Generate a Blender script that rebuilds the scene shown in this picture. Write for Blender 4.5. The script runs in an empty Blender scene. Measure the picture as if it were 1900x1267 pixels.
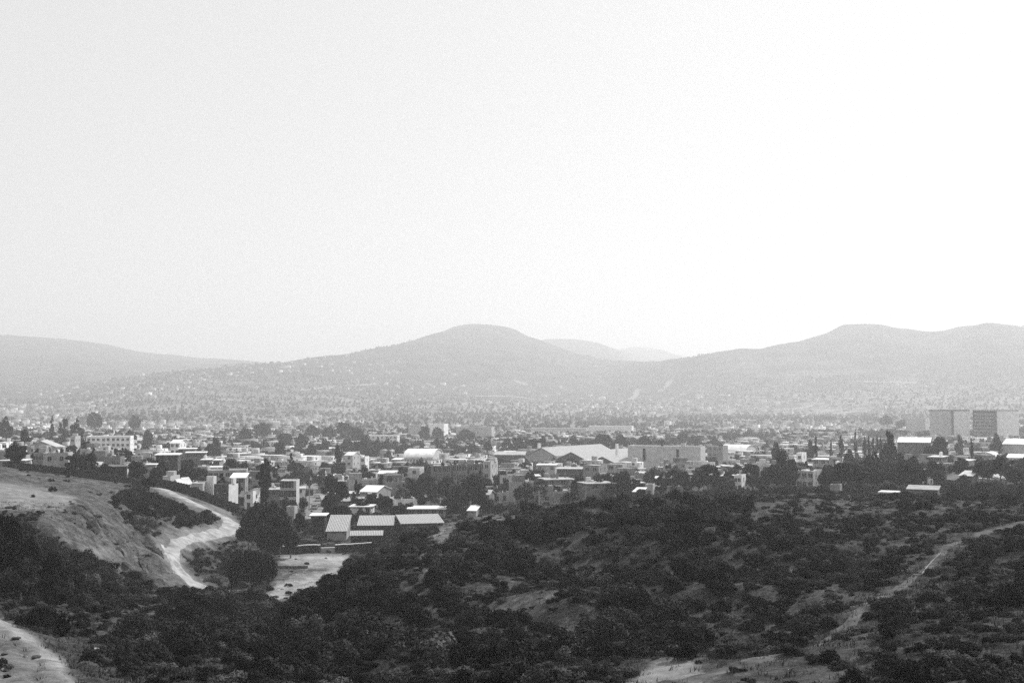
import bpy, math, random
import numpy as np
from mathutils import Vector, Matrix
C = bpy.context.scene.collection
SC = bpy.context.scene
R = math.radians
DBG = []
def dbg(*a): DBG.append(' '.join(map(str, a)))

# ------------------------------------------------------------------ camera
F, CX, CY, PITCH = 2111.0, 950.0, 633.5, math.atan(101.5 / 2111.0)
cam = bpy.data.objects.new('camera', bpy.data.cameras.new('camera'))
C.objects.link(cam)
cam.data.sensor_width = 36.0
cam.data.lens = 36.0 * F / 1900.0
cam.data.clip_start, cam.data.clip_end = 0.5, 40000
cam.location = (0, 0, 0)
cam.rotation_euler = (R(90) + PITCH, 0, 0)
SC.camera = cam
# ------------------------------------------------------------------ world + sun
SUN_AZ, SUN_EL = 48.0, 46.0            # degrees right of the view direction, above the horizon
w = bpy.data.worlds.new('World'); SC.world = w; w.use_nodes = True
nt = w.node_tree; nt.nodes.clear()
sky = nt.nodes.new('ShaderNodeTexSky'); sky.sky_type = 'NISHITA'; sky.sun_disc = False
sky.sun_elevation = R(SUN_EL); sky.sun_rotation = R(SUN_AZ)
sky.altitude = 1900; sky.air_density = 1.0; sky.dust_density = 7.0; sky.ozone_density = 1.0
bw = nt.nodes.new('ShaderNodeRGBToBW'); bg = nt.nodes.new('ShaderNodeBackground'); wo = nt.nodes.new('ShaderNodeOutputWorld')
bg.inputs['Strength'].default_value = 0.15
nt.links.new(sky.outputs[0], bw.inputs[0]); veil = nt.nodes.new('ShaderNodeMath'); veil.operation = 'MULTIPLY_ADD'; veil.inputs[1].default_value = .30; veil.inputs[2].default_value = 3.5   # a thin white overcast over the clear sky
nt.links.new(bw.outputs[0], veil.inputs[0]); nt.links.new(veil.outputs[0], bg.inputs[0]); nt.links.new(bg.outputs[0], wo.inputs[0])
sl = bpy.data.lights.new('sun', 'SUN'); sl.energy = 4.2; sl.angle = R(0.5); sl.color = (1, 1, 1)
so = bpy.data.objects.new('sun', sl); C.objects.link(so)
sd = Vector((math.sin(R(SUN_AZ)) * math.cos(R(SUN_EL)), math.cos(R(SUN_AZ)) * math.cos(R(SUN_EL)), math.sin(R(SUN_EL))))
so.rotation_euler = sd.to_track_quat('Z', 'Y').to_euler()
SC.view_settings.view_transform = 'Standard'; SC.view_settings.look = 'None'
SC.view_settings.exposure = 0.22; SC.view_settings.gamma = 1.0; SC.view_settings.use_curve_mapping = False
cy = SC.cycles
cy.use_denoising = False; cy.use_adaptive_sampling = False
cy.max_bounces = 4; cy.diffuse_bounces = 2; cy.glossy_bounces = 1; cy.volume_bounces = 1
cy.transmission_bounces = 2; cy.transparent_max_bounces = 4
HAZE_DENSITY = 0.00028

# ------------------------------------------------------------------ materials (a black and white scene: greys)
MATS = {}
def mat(name, lo, hi=None, scale=1.0, rough=0.85, bump=0.0, detail=4, rnd=0.0, spec=0.2, metal=0.0):
    """procedural grey: noise between two values, optional per-object variation and bump"""
    if name in MATS: return MATS[name]
    hi = lo if hi is None else hi
    m = bpy.data.materials.new(name); m.use_nodes = True; t = m.node_tree; n = t.nodes
    b = n['Principled BSDF']; b.inputs['Roughness'].default_value = rough
    b.inputs['Specular IOR Level'].default_value = spec; b.inputs['Metallic'].default_value = metal
    tc = n.new('ShaderNodeTexCoord'); no = n.new('ShaderNodeTexNoise')
    no.inputs['Scale'].default_value = scale; no.inputs['Detail'].default_value = detail
    t.links.new(tc.outputs['Object'], no.inputs['Vector'])
    rp = n.new('ShaderNodeMapRange'); rp.inputs['From Min'].default_value = .32; rp.inputs['From Max'].default_value = .68
    rp.inputs['To Min'].default_value = lo; rp.inputs['To Max'].default_value = hi
    t.links.new(no.outputs['Fac'], rp.inputs['Value']); out = rp.outputs[0]
    if rnd:
        oi = n.new('ShaderNodeObjectInfo'); r2 = n.new('ShaderNodeMapRange')
        r2.inputs['To Min'].default_value = 1 - rnd; r2.inputs['To Max'].default_value = 1 + rnd
        t.links.new(oi.outputs['Random'], r2.inputs['Value'])
        mu = n.new('ShaderNodeMath'); mu.operation = 'MULTIPLY'
        t.links.new(out, mu.inputs[0]); t.links.new(r2.outputs[0], mu.inputs[1]); out = mu.outputs[0]
    t.links.new(out, b.inputs['Base Color'])
    if bump:
        bu = n.new('ShaderNodeBump'); bu.inputs['Strength'].default_value = 1; bu.inputs['Distance'].default_value = bump
        t.links.new(no.outputs['Fac'], bu.inputs['Height']); t.links.new(bu.outputs[0], b.inputs['Normal'])
    MATS[name] = m; return m
mat('plaster_white', .62, .80, .5, rnd=.12)
mat('plaster_pale', .36, .50, .5, rnd=.2)
mat('plaster_grey', .24, .34, .6, rnd=.25)
mat('brick', .14, .24, 1.5, rnd=.3)
mat('brick_dark', .05, .09, 1.5, rnd=.2)
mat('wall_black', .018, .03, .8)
mat('roof_white', .58, .78, .4, rnd=.12)
mat('roof_pale', .32, .50, .5, rnd=.25)
mat('roof_grey', .10, .2, .5, rnd=.3)
mat('concrete', .2, .3, .8)
mat('glass', .02, .035, 1, rough=.3, spec=.4)
mat('frame', .5, .6, 1)
mat('tank_black', .015, .02, 1, rough=.5)
mat('wood_pole', .28, .36, 3)
mat('trunk', .07, .14, 4, rnd=.2)
mat('leaf', .006, .018, .8, rough=.7, rnd=.3, spec=.03)
mat('leaf_pale', .05, .10, .8, rough=.7, rnd=.25, spec=.03)
mat('leaf_mid', .020, .045, .8, rough=.7, rnd=.3, spec=.03)
mat('rock', .03, .09, 3, bump=.1); mat('rock_pale', .3, .5, 3, bump=.1)
mat('car_paint', .3, .34, 1, rough=.3, spec=.5, rnd=.5)
mat('rubber', .02, .03, 3)
def corrugated():
    m = mat('roof_corrugated', .30, .42, 2.0, rough=.5)
    t = m.node_tree; n = t.nodes; tc = n.new('ShaderNodeTexCoord'); wv = n.new('ShaderNodeTexWave')
    wv.inputs['Scale'].default_value = .8; wv.bands_direction = 'X'; wv.inputs['Distortion'].default_value = .3
    bu = n.new('ShaderNodeBump'); bu.inputs['Distance'].default_value = .12
    t.links.new(tc.outputs['Object'], wv.inputs[0]); t.links.new(wv.outputs['Fac'], bu.inputs['Height'])
    t.links.new(bu.outputs[0], n['Principled BSDF'].inputs['Normal'])
corrugated()

# ------------------------------------------------------------------ noise + terrain
class VN:
    def __init__(s, seed): s.t = np.random.RandomState(seed).rand(256, 256)
    def __call__(s, x, y):
        xi = np.floor(x).astype(int); yi = np.floor(y).astype(int); fx = x - xi; fy = y - yi
        fx = fx * fx * (3 - 2 * fx); fy = fy * fy * (3 - 2 * fy); t = s.t
        a = t[xi % 256, yi % 256]; b = t[(xi + 1) % 256, yi % 256]; c = t[xi % 256, (yi + 1) % 256]; d = t[(xi + 1) % 256, (yi + 1) % 256]
        return (a * (1 - fx) + b * fx) * (1 - fy) + (c * (1 - fx) + d * fx) * fy - .5
vn = VN(7)
def fbm(x, y, s, octv=4):
    r = 0; a = 1; tot = 0
    for k in range(octv):
        r = r + a * vn(x / s + 17.3 * k, y / s - 9.1 * k); tot += a; a *= .5; s /= 2.03
    return r / tot * 2
cp, sp = math.cos(PITCH), math.sin(PITCH)
def ray(px, row):
    u = (px - CX) / F; v = (CY - row) / F
    return u, cp - v * sp, sp + v * cp
def at(px, row, r):
    X, Y, Z = ray(px, row); h = math.hypot(X, Y)
    return Vector((X / h * r, Y / h * r, Z / h * r))
def proj(x, y, z):
    yc = y * cp + z * sp; zc = -y * sp + z * cp
    yc = np.maximum(yc, 1e-3)
    return CX + F * x / yc, CY - F * zc / yc
NEAR = {
 -500: [(62,1240),(95,1120),(125,1080),(160,1020),(200,950),(300,850),(330,850),(400,860),(600,850)],
 0: [(62,1268),(75,1205),(93,1142),(112,1138),(130,1100),(155,1060),(176,1030),(184,1018),(188,955),(205,944),(225,930),(300,862),(315,866),(350,868),(400,865),(600,845)],
 100: [(62,1268),(70,1235),(82,1192),(110,1150),(135,1110),(160,1075),(183,1032),(192,1016),(197,1008),(201,957),(222,943),(304,877),(318,882),(350,878),(400,870),(600,846)],
 170: [(62,1272),(72,1240),(95,1180),(125,1130),(150,1100),(175,1065),(188,1040),(196,1022),(203,1004),(214,968),(226,945),(306,886),(320,892),(350,884),(400,874),(600,848)],
 250: [(62,1280),(75,1255),(100,1185),(130,1135),(160,1105),(190,1085),(208,1045),(225,1000),(245,975),(270,938),(300,908),(316,897),(330,903),(360,898),(420,880),(600,855)],
 350: [(62,1290),(75,1262),(100,1200),(140,1135),(180,1108),(214,1092),(232,1078),(242,1035),(258,995),(275,960),(300,930),(314,916),(324,915),(345,918),(420,892),(600,862)],
 437: [(62,1290),(75,1262),(100,1205),(150,1140),(190,1115),(232,1098),(258,1040),(278,990),(292,965),(310,950),(320,946),(345,935),(420,908),(600,868)],
 520: [(62,1290),(72,1262),(85,1240),(110,1195),(150,1152),(185,1125),(215,1108),(250,1045),(262,1030),(300,982),(345,940),(420,908),(600,869)],
 600: [(62,1290),(70,1262),(90,1205),(120,1150),(140,1118),(152,1112),(170,1130),(200,1118),(215,1100),(250,1045),(262,1028),(300,975),(345,940),(420,908),(600,869)],
 655: [(62,1285),(70,1262),(90,1190),(120,1115),(152,1060),(170,1085),(215,1095),(250,1045),(262,1028),(300,975),(345,940),(420,908),(600,869)],
 800: [(62,1285),(70,1262),(90,1180),(120,1080),(150,1012),(170,983),(190,995),(230,1010),(262,1000),(300,970),(345,940),(420,908),(600,869)],
 950: [(62,1285),(70,1262),(90,1180),(120,1075),(150,1000),(178,960),(195,965),(230,975),(300,955),(345,935),(420,908),(600,869)],
 1100: [(62,1285),(70,1262),(88,1180),(118,1070),(150,985),(182,940),(200,945),(230,955),(300,940),(345,928),(420,905),(600,869)],
 1300: [(60,1290),(66,1262),(82,1190),(105,1100),(140,1000),(185,936),(200,936),(240,938),(300,922),(345,915),(420,900),(600,869)],
 1500: [(56,1290),(62,1262),(80,1180),(100,1100),(130,1015),(165,960),(195,930),(230,926),(300,912),(345,905),(420,893),(600,869)],
 1700: [(50,1290),(56,1262),(70,1190),(88,1115),(110,1050),(140,985),(165,955),(195,932),(230,926),(300,910),(345,902),(420,890),(600,866)],
 1900: [(50,1290),(56,1262),(70,1180),(88,1110),(110,1045),(140,975),(165,958),(195,938),(230,926),(300,908),(345,900),(420,888),(600,862)],
 2500: [(50,1260),(70,1160),(88,1090),(110,1020),(140,950),(165,930),(230,900),(300,880),(345,880),(600,850)]}
b0, b1 = (1500, 794), (2200, 769)
FAR = {
 -500: [b0,(2500,760),(3500,725),(4500,690),(6000,612),(7500,640),(9900,700)],
 0: [b0,(2200,770),(3000,748),(3800,718),(6000,619),(7500,650),(9900,700)],
 100: [b0,(2200,770),(3000,742),(3800,712),(6000,627),(7500,650),(9900,700)],
 200: [b0,(2200,766),(2900,722),(3300,704),(3800,712),(6000,641),(7500,670),(9900,710)],
 300: [b0,(2200,766),(2800,710),(3200,689),(3800,702),(6000,660),(7500,690),(9900,710)],
 380: [b0,(2200,768),(2800,707),(3250,682),(3800,692),(6000,666),(7500,700),(9900,710)],
 450: [b0,(2200,768),(2800,705),(3300,674),(3800,685),(6000,669),(7500,700),(9900,710)],
 600: [b0,b1,(2800,712),(3500,661),(4000,672),(6500,700),(9900,720)],
 700: [b0,b1,(2900,718),(3800,648),(4500,665),(6500,700),(9900,720)],
 760: [b0,b1,(2950,722),(4100,631),(4800,660),(6800,700),(9900,720)],
 800: [b0,b1,(3000,725),(4300,616),(5200,650),(7000,700),(9900,720)],
 850: [b0,b1,(3000,728),(4500,602),(5500,650),(7000,700),(9900,720)],
 900: [b0,b1,(3000,730),(4500,599),(5500,650),(7000,700),(9900,720)],
 950: [b0,b1,(3000,733),(4500,607),(5500,650),(7000,690),(9900,720)],
 1000: [b0,(2200,772),(3000,738),(4400,630),(5000,660),(6200,628),(7500,680),(9900,720)],
 1060: [b0,(2200,772),(3000,740),(4300,655),(5000,670),(6200,625),(7500,660),(9900,700)],
 1110: [b0,(2200,772),(3000,742),(4200,667),(5000,675),(6200,632),(8200,665),(9900,700)],
 1150: [b0,(2200,772),(3000,742),(4000,671),(5000,680),(6200,650),(8200,645),(9900,690)],
 1195: [b0,(2200,772),(3000,742),(3800,669),(5000,690),(6200,690),(8200,640),(9900,690)],
 1240: [b0,(2200,772),(3000,740),(3600,666),(5000,690),(6200,690),(8200,650),(9900,690)],
 1275: [b0,(2200,772),(3000,735),(3500,661),(5000,690),(8200,664),(9900,700)],
 1330: [b0,(2200,772),(2900,732),(3500,653),(5000,690),(8200,680),(9900,700)],
 1380: [b0,(2200,772),(2800,730),(3500,644),(5000,690),(9900,710)],
 1450: [b0,(2200,772),(2800,728),(3600,634),(5000,680),(9900,710)],
 1500: [b0,(2200,772),(2800,726),(3700,620),(5000,680),(9900,710)],
 1570: [b0,(2200,772),(2800,724),(3800,599),(5000,670),(9900,710)],
 1620: [b0,(2200,772),(2800,724),(3800,597),(5000,670),(9900,710)],
 1690: [b0,(2200,772),(2800,724),(3800,606),(5000,670),(9900,710)],
 1755: [b0,(2200,772),(2800,722),(3700,614),(5000,670),(9900,710)],
 1790: [b0,(2200,772),(2800,720),(3700,603),(5000,670),(9900,710)],
 1830: [b0,(2200,772),(2800,720),(3600,598),(5000,670),(9900,710)],
 1900: [b0,(2200,772),(2800,718),(3600,609),(5000,670),(9900,710)],
 2500: [b0,(2200,772),(2800,715),(3600,640),(5000,680),(9900,710)]}
LR = np.linspace(math.log(1.0), math.log(9900), 900); RR = np.exp(LR)
PXG = np.arange(-500, 2501, 10.0)
def table():
    def col(tab, px, near):
        pr = sorted(tab[px]); rs = [a for a, b in pr]; zs = [at(px, b, a).z for a, b in pr]
        return rs, zs
    out = {}
    def dense(tab, near):
        keys = sorted(tab); cols = []
        for k in keys:
            rs, zs = col(tab, k, near)
            if near:
                rs = [1, 10, 25, 42] + rs; zs = [-1.9, -4.2, -8.2, -12.3] + zs
            cols.append(np.interp(RR, rs, zs))
        cols = np.array(cols)
        return np.array([[0]] ) if False else np.stack([np.interp(PXG, keys, cols[:, j]) for j in range(len(RR))], 1)
    N = dense(NEAR, True); Fa = dense(FAR, False)
    T = np.where(RR[None, :] < 600, N, Fa)
    mid = (RR > 600) & (RR < 1500)
    i0 = np.where(RR <= 600)[0][-1]; i1 = np.where(RR >= 1500)[0][0]
    t = (RR[mid] - 600) / 900.0; t = t ** .75
    zc = N[:, i0][:, None] * (1 - t) + Fa[:, i1][:, None] * t
    T[:, mid] = zc
    g = np.exp(-.5 * (np.arange(-3, 4) / 1.3) ** 2); g /= g.sum()
    P = np.pad(T, ((3, 3), (0, 0)), 'edge'); T = sum(g[k] * P[k:k + T.shape[0]] for k in range(7))
    g = np.exp(-.5 * (np.arange(-3, 4) / .55) ** 2); g /= g.sum()
    P = np.pad(T, ((0, 0), (3, 3)), 'edge'); T = sum(g[k] * P[:, k:k + T.shape[1]] for k in range(7))
    return T
TZ = table()
YARDL = None
def hz(x, y):
    x = np.asarray(x, float); y = np.asarray(y, float)
    r = np.clip(np.hypot(x, y), 1.0, 9899.0)
    yy = np.where(y > 0.05 * r, y, 0.05 * r)
    p = np.clip(CX + F * cp * x / yy, -500, 2499.9)
    i = (p + 500) / 10.0; j = (np.log(r) - LR[0]) / (LR[1] - LR[0])
    i0 = np.minimum(i.astype(int), len(PXG) - 2); j0 = np.minimum(j.astype(int), len(RR) - 2); fi = i - i0; fj = j - j0
    z = (TZ[i0, j0] * (1 - fi) + TZ[i0 + 1, j0] * fi) * (1 - fj) + (TZ[i0, j0 + 1] * (1 - fi) + TZ[i0 + 1, j0 + 1] * fi) * fj
    nearw = np.clip((r - 25) / 40, 0, 1) * np.clip((330 - r) / 60, 0, 1)
    z = z + nearw * (fbm(x, y, 16, 4) * 1.0 + fbm(x + 50, y, 3.6, 3) * .34)
    # folds and gullies of the shrubby hill
    fw = np.clip((r - 62) / 20, 0, 1) * np.clip((172 - r) / 25, 0, 1) * np.clip((p - 420) / 200, 0, 1) * np.clip((1650 - p) / 250, 0, 1)
    z = z + fw * (fbm(x * .83 + y * .56 + 40, (-x * .56 + y * .83) * .45, 15, 2) * 3.4)
    if YARDL is not None:
        m = (r < 120) & (p < 330)
        if m.any():
            d = linedist(x[m], y[m], YARDL); dz = np.zeros(d.shape)
            for k, wd in ((1.6, .3), (3.1, .35), (5.0, .3), (6.6, .4), (9.1, .35), (10.8, .3)): dz += np.exp(-((d - k - .5 * fbm(x[m], y[m], 6, 2)) / wd) ** 2)
            z = np.array(z); z[m] -= .16 * dz
    # erosion rills on the bare slope left of the road
    rl = np.clip(1 - np.abs(p - 270) / 130, 0, 1) * np.clip((r - 180) / 15, 0, 1) * np.clip((262 - r) / 20, 0, 1)
    qa = math.radians(34); z = z - rl * np.clip(1 - 3.2 * np.abs(fbm((x * math.cos(qa) + y * math.sin(qa)) , (-x * math.sin(qa) + y * math.cos(qa)) * .22, 6.0, 3)), 0, 1) * 2.4
    z = z + np.clip((r - 1900) / 900, 0, 1) * (fbm(x, y, 420, 4) * 14 - np.abs(fbm(x * .8 + 300, y * .35, 260, 3)) * 14 + 3) + np.clip((r - 2600) / 900, 0, 1) * fbm(x + 900, y, 90, 3) * 5
    return z
def h1(x, y): return float(hz(np.array([x]), np.array([y]))[0])
def hit(px, row, r0=40, r1=6000):
    """the ground point seen at a pixel: distance by marching the sight line"""
    X, Y, Z = ray(px, row); h = math.hypot(X, Y); rs = np.exp(np.linspace(math.log(r0), math.log(r1), 1500))
    zz = hz(X / h * rs, Y / h * rs); s = rs * Z / h; k = np.where(s <= zz)[0]
    rr = rs[k[0]] if len(k) else r1
    return X / h * rr, Y / h * rr

def inpoly(px, py, poly):
    ins = np.zeros(px.shape, bool); n = len(poly)
    for i in range(n):
        x0, y0 = poly[i]; x1, y1 = poly[(i + 1) % n]
        c = ((y0 > py) != (y1 > py)) & (px < (x1 - x0) * (py - y0) / (y1 - y0 + 1e-9) + x0); ins ^= c
    return ins
BARE = [([(-700,1100),(0,1140),(60,1178),(112,1225),(155,1275),(160,1400),(-700,1500)], 1.0),
        ([(-700,820),(0,862),(120,880),(270,902),(330,915),(440,948),(440,972),(350,1012),(325,1030),(345,1062),(400,1092),(300,1090),(240,1068),(165,1040),(120,1010),(60,955),(-700,945)], .8),
        ([(520,1022),(660,1026),(620,1080),(520,1120),(490,1112)], 1.0),
        ([(1180,1240),(1215,1222),(1300,1226),(1340,1240),(1330,1290),(1120,1290)], .95),
        ([(1330,1238),(1500,1215),(1640,1150),(1560,1262),(1560,1300),(1330,1300)], .45),
        ([(785,992),(830,972),(900,958),(965,955),(960,966),(880,976),(840,992),(822,1012)], .8),
        ([(1380,935),(1430,922),(1560,915),(1640,925),(1900,935),(1900,955),(1700,968),(1500,990),(1400,965)], .38),
        ([(880,1134),(930,1108),(1040,1095),(1042,1112),(940,1142)], .7), ([(858,1100),(905,1082),(962,1068),(965,1080),(912,1094),(870,1110)], .8), ([(774,1036),(792,1028),(802,1062),(785,1068)], 1.0), ([(838,1044),(862,1026),(872,1036),(848,1060)], .9),
        ([(1008,1182),(1050,1150),(1068,1160),(1036,1218),(1012,1212)], .7), ([(1280,1046),(1350,1020),(1425,1008),(1365,1040),(1300,1060)], .6), ([(1515,1112),(1590,1083),(1604,1093),(1540,1126)], .6), ([(1435,1062),(1480,1044),(1505,1055),(1450,1080)], .6),
        ([(1130,1180),(1190,1150),(1200,1162),(1150,1200)], .6), ([(1150,1040),(1220,1020),(1240,1030),(1170,1056)], .5), ([(700,1160),(760,1140),(770,1152),(715,1176)], .5), ([(1640,1010),(1700,985),(1720,992),(1660,1024)], .5),
        ([(200,1120),(270,1095),(340,1105),(330,1135),(240,1165),(270,1230),(230,1220)], .4),
        ([(1290,1150),(1330,1112),(1340,1120),(1318,1165),(1350,1225),(1320,1215),(1298,1170)], .8)]
PALE = [([(-700,890),(0,895),(90,905),(140,928),(120,945),(60,942),(-700,945)], .75), ([(520,1026),(655,1028),(640,1048),(520,1046)], 1.2), ([(515,1080),(600,1062),(640,1040),(630,1075),(560,1098),(510,1120),(490,1112)], 1.0),
        ([(1190,1245),(1225,1225),(1290,1228),(1310,1250),(1280,1290),(1150,1290)], .7), ([(785,992),(830,974),(965,955),(960,964),(880,974),(840,990),(822,1010)], .7), ([(330,918),(440,952),(440,965),(400,958),(330,934)], .5),
        ([(-700,1100),(0,1148),(60,1185),(105,1225),(135,1275),(150,1400),(-700,1500)], .32), ([(150,1010),(240,1015),(235,1030),(160,1028)], .5)]
def baremask(x, y, z, polys=None):
    px, py = proj(x, y, z); dx = fbm(x, y, 6, 3) * 12; dy = fbm(x + 77, y, 6, 3) * 8
    m = np.zeros(px.shape); r = np.hypot(x, y)
    for poly, v in (polys or BARE):
        for ox, oy in ((0, 0), (7, 3), (-7, -3), (3, -5), (-3, 5)):
            m += v / 5 * inpoly(px + dx + ox, py + dy + oy, poly)
    return np.clip(m, 0, 1) * (r < 335)

def link(name, me, parent=None):
    o = bpy.data.objects.new(name, me); C.objects.link(o)
    if parent: o.parent = parent
    return o
def mesh_np(name, V, Q, mats, mi=None, smooth=False):
    V = np.asarray(V, np.float32); Q = np.asarray(Q, np.int32); k = Q.shape[1]
    me = bpy.data.meshes.new(name); me.vertices.add(len(V)); me.vertices.foreach_set('co', V.ravel())
    me.loops.add(Q.size); me.loops.foreach_set('vertex_index', Q.ravel())
    me.polygons.add(len(Q)); me.polygons.foreach_set('loop_start', np.arange(0, Q.size, k, dtype=np.int32))
    me.polygons.foreach_set('loop_total', np.full(len(Q), k, np.int32))
    for m in mats: me.materials.append(MATS[m] if isinstance(m, str) else m)
    if mi is not None: me.polygons.foreach_set('material_index', np.asarray(mi, np.int32))
    if smooth: me.polygons.foreach_set('use_smooth', np.ones(len(Q), bool))
    me.update(calc_edges=True); me.validate(); return me
def tag(o, label=None, cat=None, group=None, kind=None):
    for k, v in (('label', label), ('category', cat), ('group', group), ('kind', kind)):
        if v: o[k] = v
    return o

ROAD = [(272,893),(292,906),(322,920),(360,936),(398,951),(426,962),(434,975),(408,987),(370,998),(335,1010),(314,1026),(320,1048),(342,1068),(372,1084),(402,1093),(450,1104),(505,1114)]
def smooth_line(pts, it=2):
    rs = [math.hypot(*p) for p in pts]
    for _ in range(it): rs = [rs[0]] + [sorted(rs[i-1:i+2])[1] * .5 + (rs[i-1] + rs[i+1]) * .25 for i in range(1, len(rs) - 1)] + [rs[-1]]
    return [(p[0] / math.hypot(*p) * q, p[1] / math.hypot(*p) * q) for p, q in zip(pts, rs)]
ROADP = smooth_line([hit(*p, r0=150, r1=340) for p in ROAD])
TRACK = [(1960,962),(1900,968),(1850,977),(1800,995),(1758,1017),(1725,1044),(1690,1075),(1640,1113),(1585,1155),(1520,1195),(1450,1222),(1370,1240),(1280,1256),(1200,1275)]
TRACKP = smooth_line([hit(*p, r0=45, r1=200) for p in TRACK])
YARDT = [hit(*p, r0=45, r1=120) for p in [(-60,1118),(0,1150),(50,1178),(90,1208),(125,1245),(145,1280),(155,1330)]]
def chaikin(P, W, it=2):
    for _ in range(it):
        Q, X = [P[0]], [W[0]]
        for a, b, c, d in zip(P, P[1:], W, W[1:]):
            Q += [(a[0]*.75 + b[0]*.25, a[1]*.75 + b[1]*.25), (a[0]*.25 + b[0]*.75, a[1]*.25 + b[1]*.75)]; X += [c*.75 + d*.25, c*.25 + d*.75]
        P, W = Q + [P[-1]], X + [W[-1]]
    return P, W
def linedist(x, y, line):
    m = np.full(x.shape, 1e6); L_ = np.array(line)
    for p, q in zip(L_[:-1], L_[1:]):
        v = q - p; t = np.clip(((x - p[0]) * v[0] + (y - p[1]) * v[1]) / (v @ v + 1e-9), 0, 1); m = np.minimum(m, np.hypot(x - p[0] - t * v[0], y - p[1] - t * v[1]))
    return m
YARDL = YARDT
def ground_material():
    m = bpy.data.materials.new('ground'); m.use_nodes = True; t = m.node_tree; n = t.nodes; L = t.links.new
    b = n['Principled BSDF']; b.inputs['Roughness'].default_value = .95; b.inputs['Specular IOR Level'].default_value = .03
    tc = n.new('ShaderNodeTexCoord')
    def noise(sc, det=6, rg=.6):
        a = n.new('ShaderNodeTexNoise'); a.inputs['Scale'].default_value = sc; a.inputs['Detail'].default_value = det
        a.inputs['Roughness'].default_value = rg; L(tc.outputs['Object'], a.inputs['Vector']); return a.outputs['Fac']
    def rng(v, a, b_, c, d):
        r_ = n.new('ShaderNodeMapRange'); L(v, r_.inputs[0])
        for i, q in enumerate((a, b_, c, d)): r_.inputs[i + 1].default_value = q
        return r_.outputs[0]
    def mix(f, a, b_):
        x = n.new('ShaderNodeMix'); x.data_type = 'FLOAT'
        L(f, x.inputs[0])
        for i, q in ((2, a), (3, b_)):
            if isinstance(q, float): x.inputs[i].default_value = q
            else: L(q, x.inputs[i])
        return x.outputs[0]
    def attr(s):
        a = n.new('ShaderNodeAttribute'); a.attribute_name = s; return a.outputs['Fac']
    grass = mix(rng(noise(.35, 8, .8), .44, .58, 0, 1), rng(noise(2.6, 8, .75), .38, .62, .008, .045), rng(noise(3.1, 8, .75), .38, .62, .03, .12))
    dirt = mix(rng(noise(.2, 10, .88), .46, .55, 0, 1), rng(noise(.6, 9, .88), .43, .58, .010, .10), rng(noise(.5, 9, .88), .43, .57, .05, .2))
    pale = mix(rng(noise(.3, 9, .8), .42, .6, 0, 1), .22, .38)
    dirt = mix(attr('pale'), dirt, pale)
    col = mix(attr('bare'), grass, dirt)
    town = mix(rng(noise(.009, 12, .8), .43, .57, 0, 1), .05, .22)
    col = mix(attr('town'), col, town)
    hill = mix(rng(noise(.012, 9, .75), .4, .62, 0, 1), .02, .08)
    col = mix(attr('hill'), col, hill)
    L(col, b.inputs['Base Color'])
    bu = n.new('ShaderNodeBump'); bu.inputs['Distance'].default_value = .35; bu.inputs['Strength'].default_value = .8
    L(noise(1.6, 9, .75), bu.inputs['Height']); L(bu.outputs[0], b.inputs['Normal'])
    MATS['ground'] = m
ground_material()
def terrain():
    az = np.concatenate([np.linspace(-180, -40, 24, endpoint=False), np.linspace(-40, -26, 40, endpoint=False),
                         np.linspace(-26, 26, 620, endpoint=False), np.linspace(26, 40, 40, endpoint=False), np.linspace(40, 180, 24, endpoint=False)])
    rr = np.concatenate([np.exp(np.linspace(math.log(.5), math.log(55), 30, endpoint=False)), np.exp(np.linspace(math.log(55), math.log(340), 300, endpoint=False)),
                         np.exp(np.linspace(math.log(340), math.log(2000), 90, endpoint=False)), np.exp(np.linspace(math.log(2000), math.log(9880), 170))])
    A, Rr = np.meshgrid(np.radians(az), rr, indexing='ij'); X = np.sin(A) * Rr; Y = np.cos(A) * Rr; Z = hz(X, Y)
    V = np.stack([X, Y, Z], -1).reshape(-1, 3); na, nr = len(az), len(rr)
    i = np.arange(na)[:, None]; j = np.arange(nr - 1)[None, :]; i2 = (i + 1) % na
    Q = np.stack([i * nr + j, i2 * nr + j, i2 * nr + j + 1, i * nr + j + 1], -1).reshape(-1, 4)[:, ::-1]
    me = mesh_np('ground', V, Q, ['ground'], smooth=True)
    x, y, z = V.T; r = np.hypot(x, y)
    verge = np.clip(1.3 - linedist(x, y, ROADP) / 4.5 + fbm(x, y, 2.5, 3) * .8, 0, 1) * .8; v2 = np.clip(1.1 - linedist(x, y, TRACKP) / 2.2 + fbm(x, y, 2, 3) * .8, 0, 1) * .5
    yd = linedist(x, y, YARDL); band = np.clip(1.2 - yd / 1.5 + fbm(x, y, 3, 3) * .6, 0, 1) * .9
    for nm, d in (('bare', np.maximum(np.maximum(baremask(x, y, z) * (y > 0), verge), v2)), ('pale', np.maximum(np.maximum(baremask(x, y, z, PALE) * (y > 0), verge * .8), band)), ('town', np.clip((r - 330) / 40, 0, 1)), ('hill', np.clip((r - 2300 + fbm(x, y, 350, 3) * 900) / 900, 0, 1))):
        a = me.attributes.new(nm, 'FLOAT', 'POINT'); a.data.foreach_set('value', d.astype(np.float32))
    tag(link('ground', me), kind='structure')
terrain()

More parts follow.
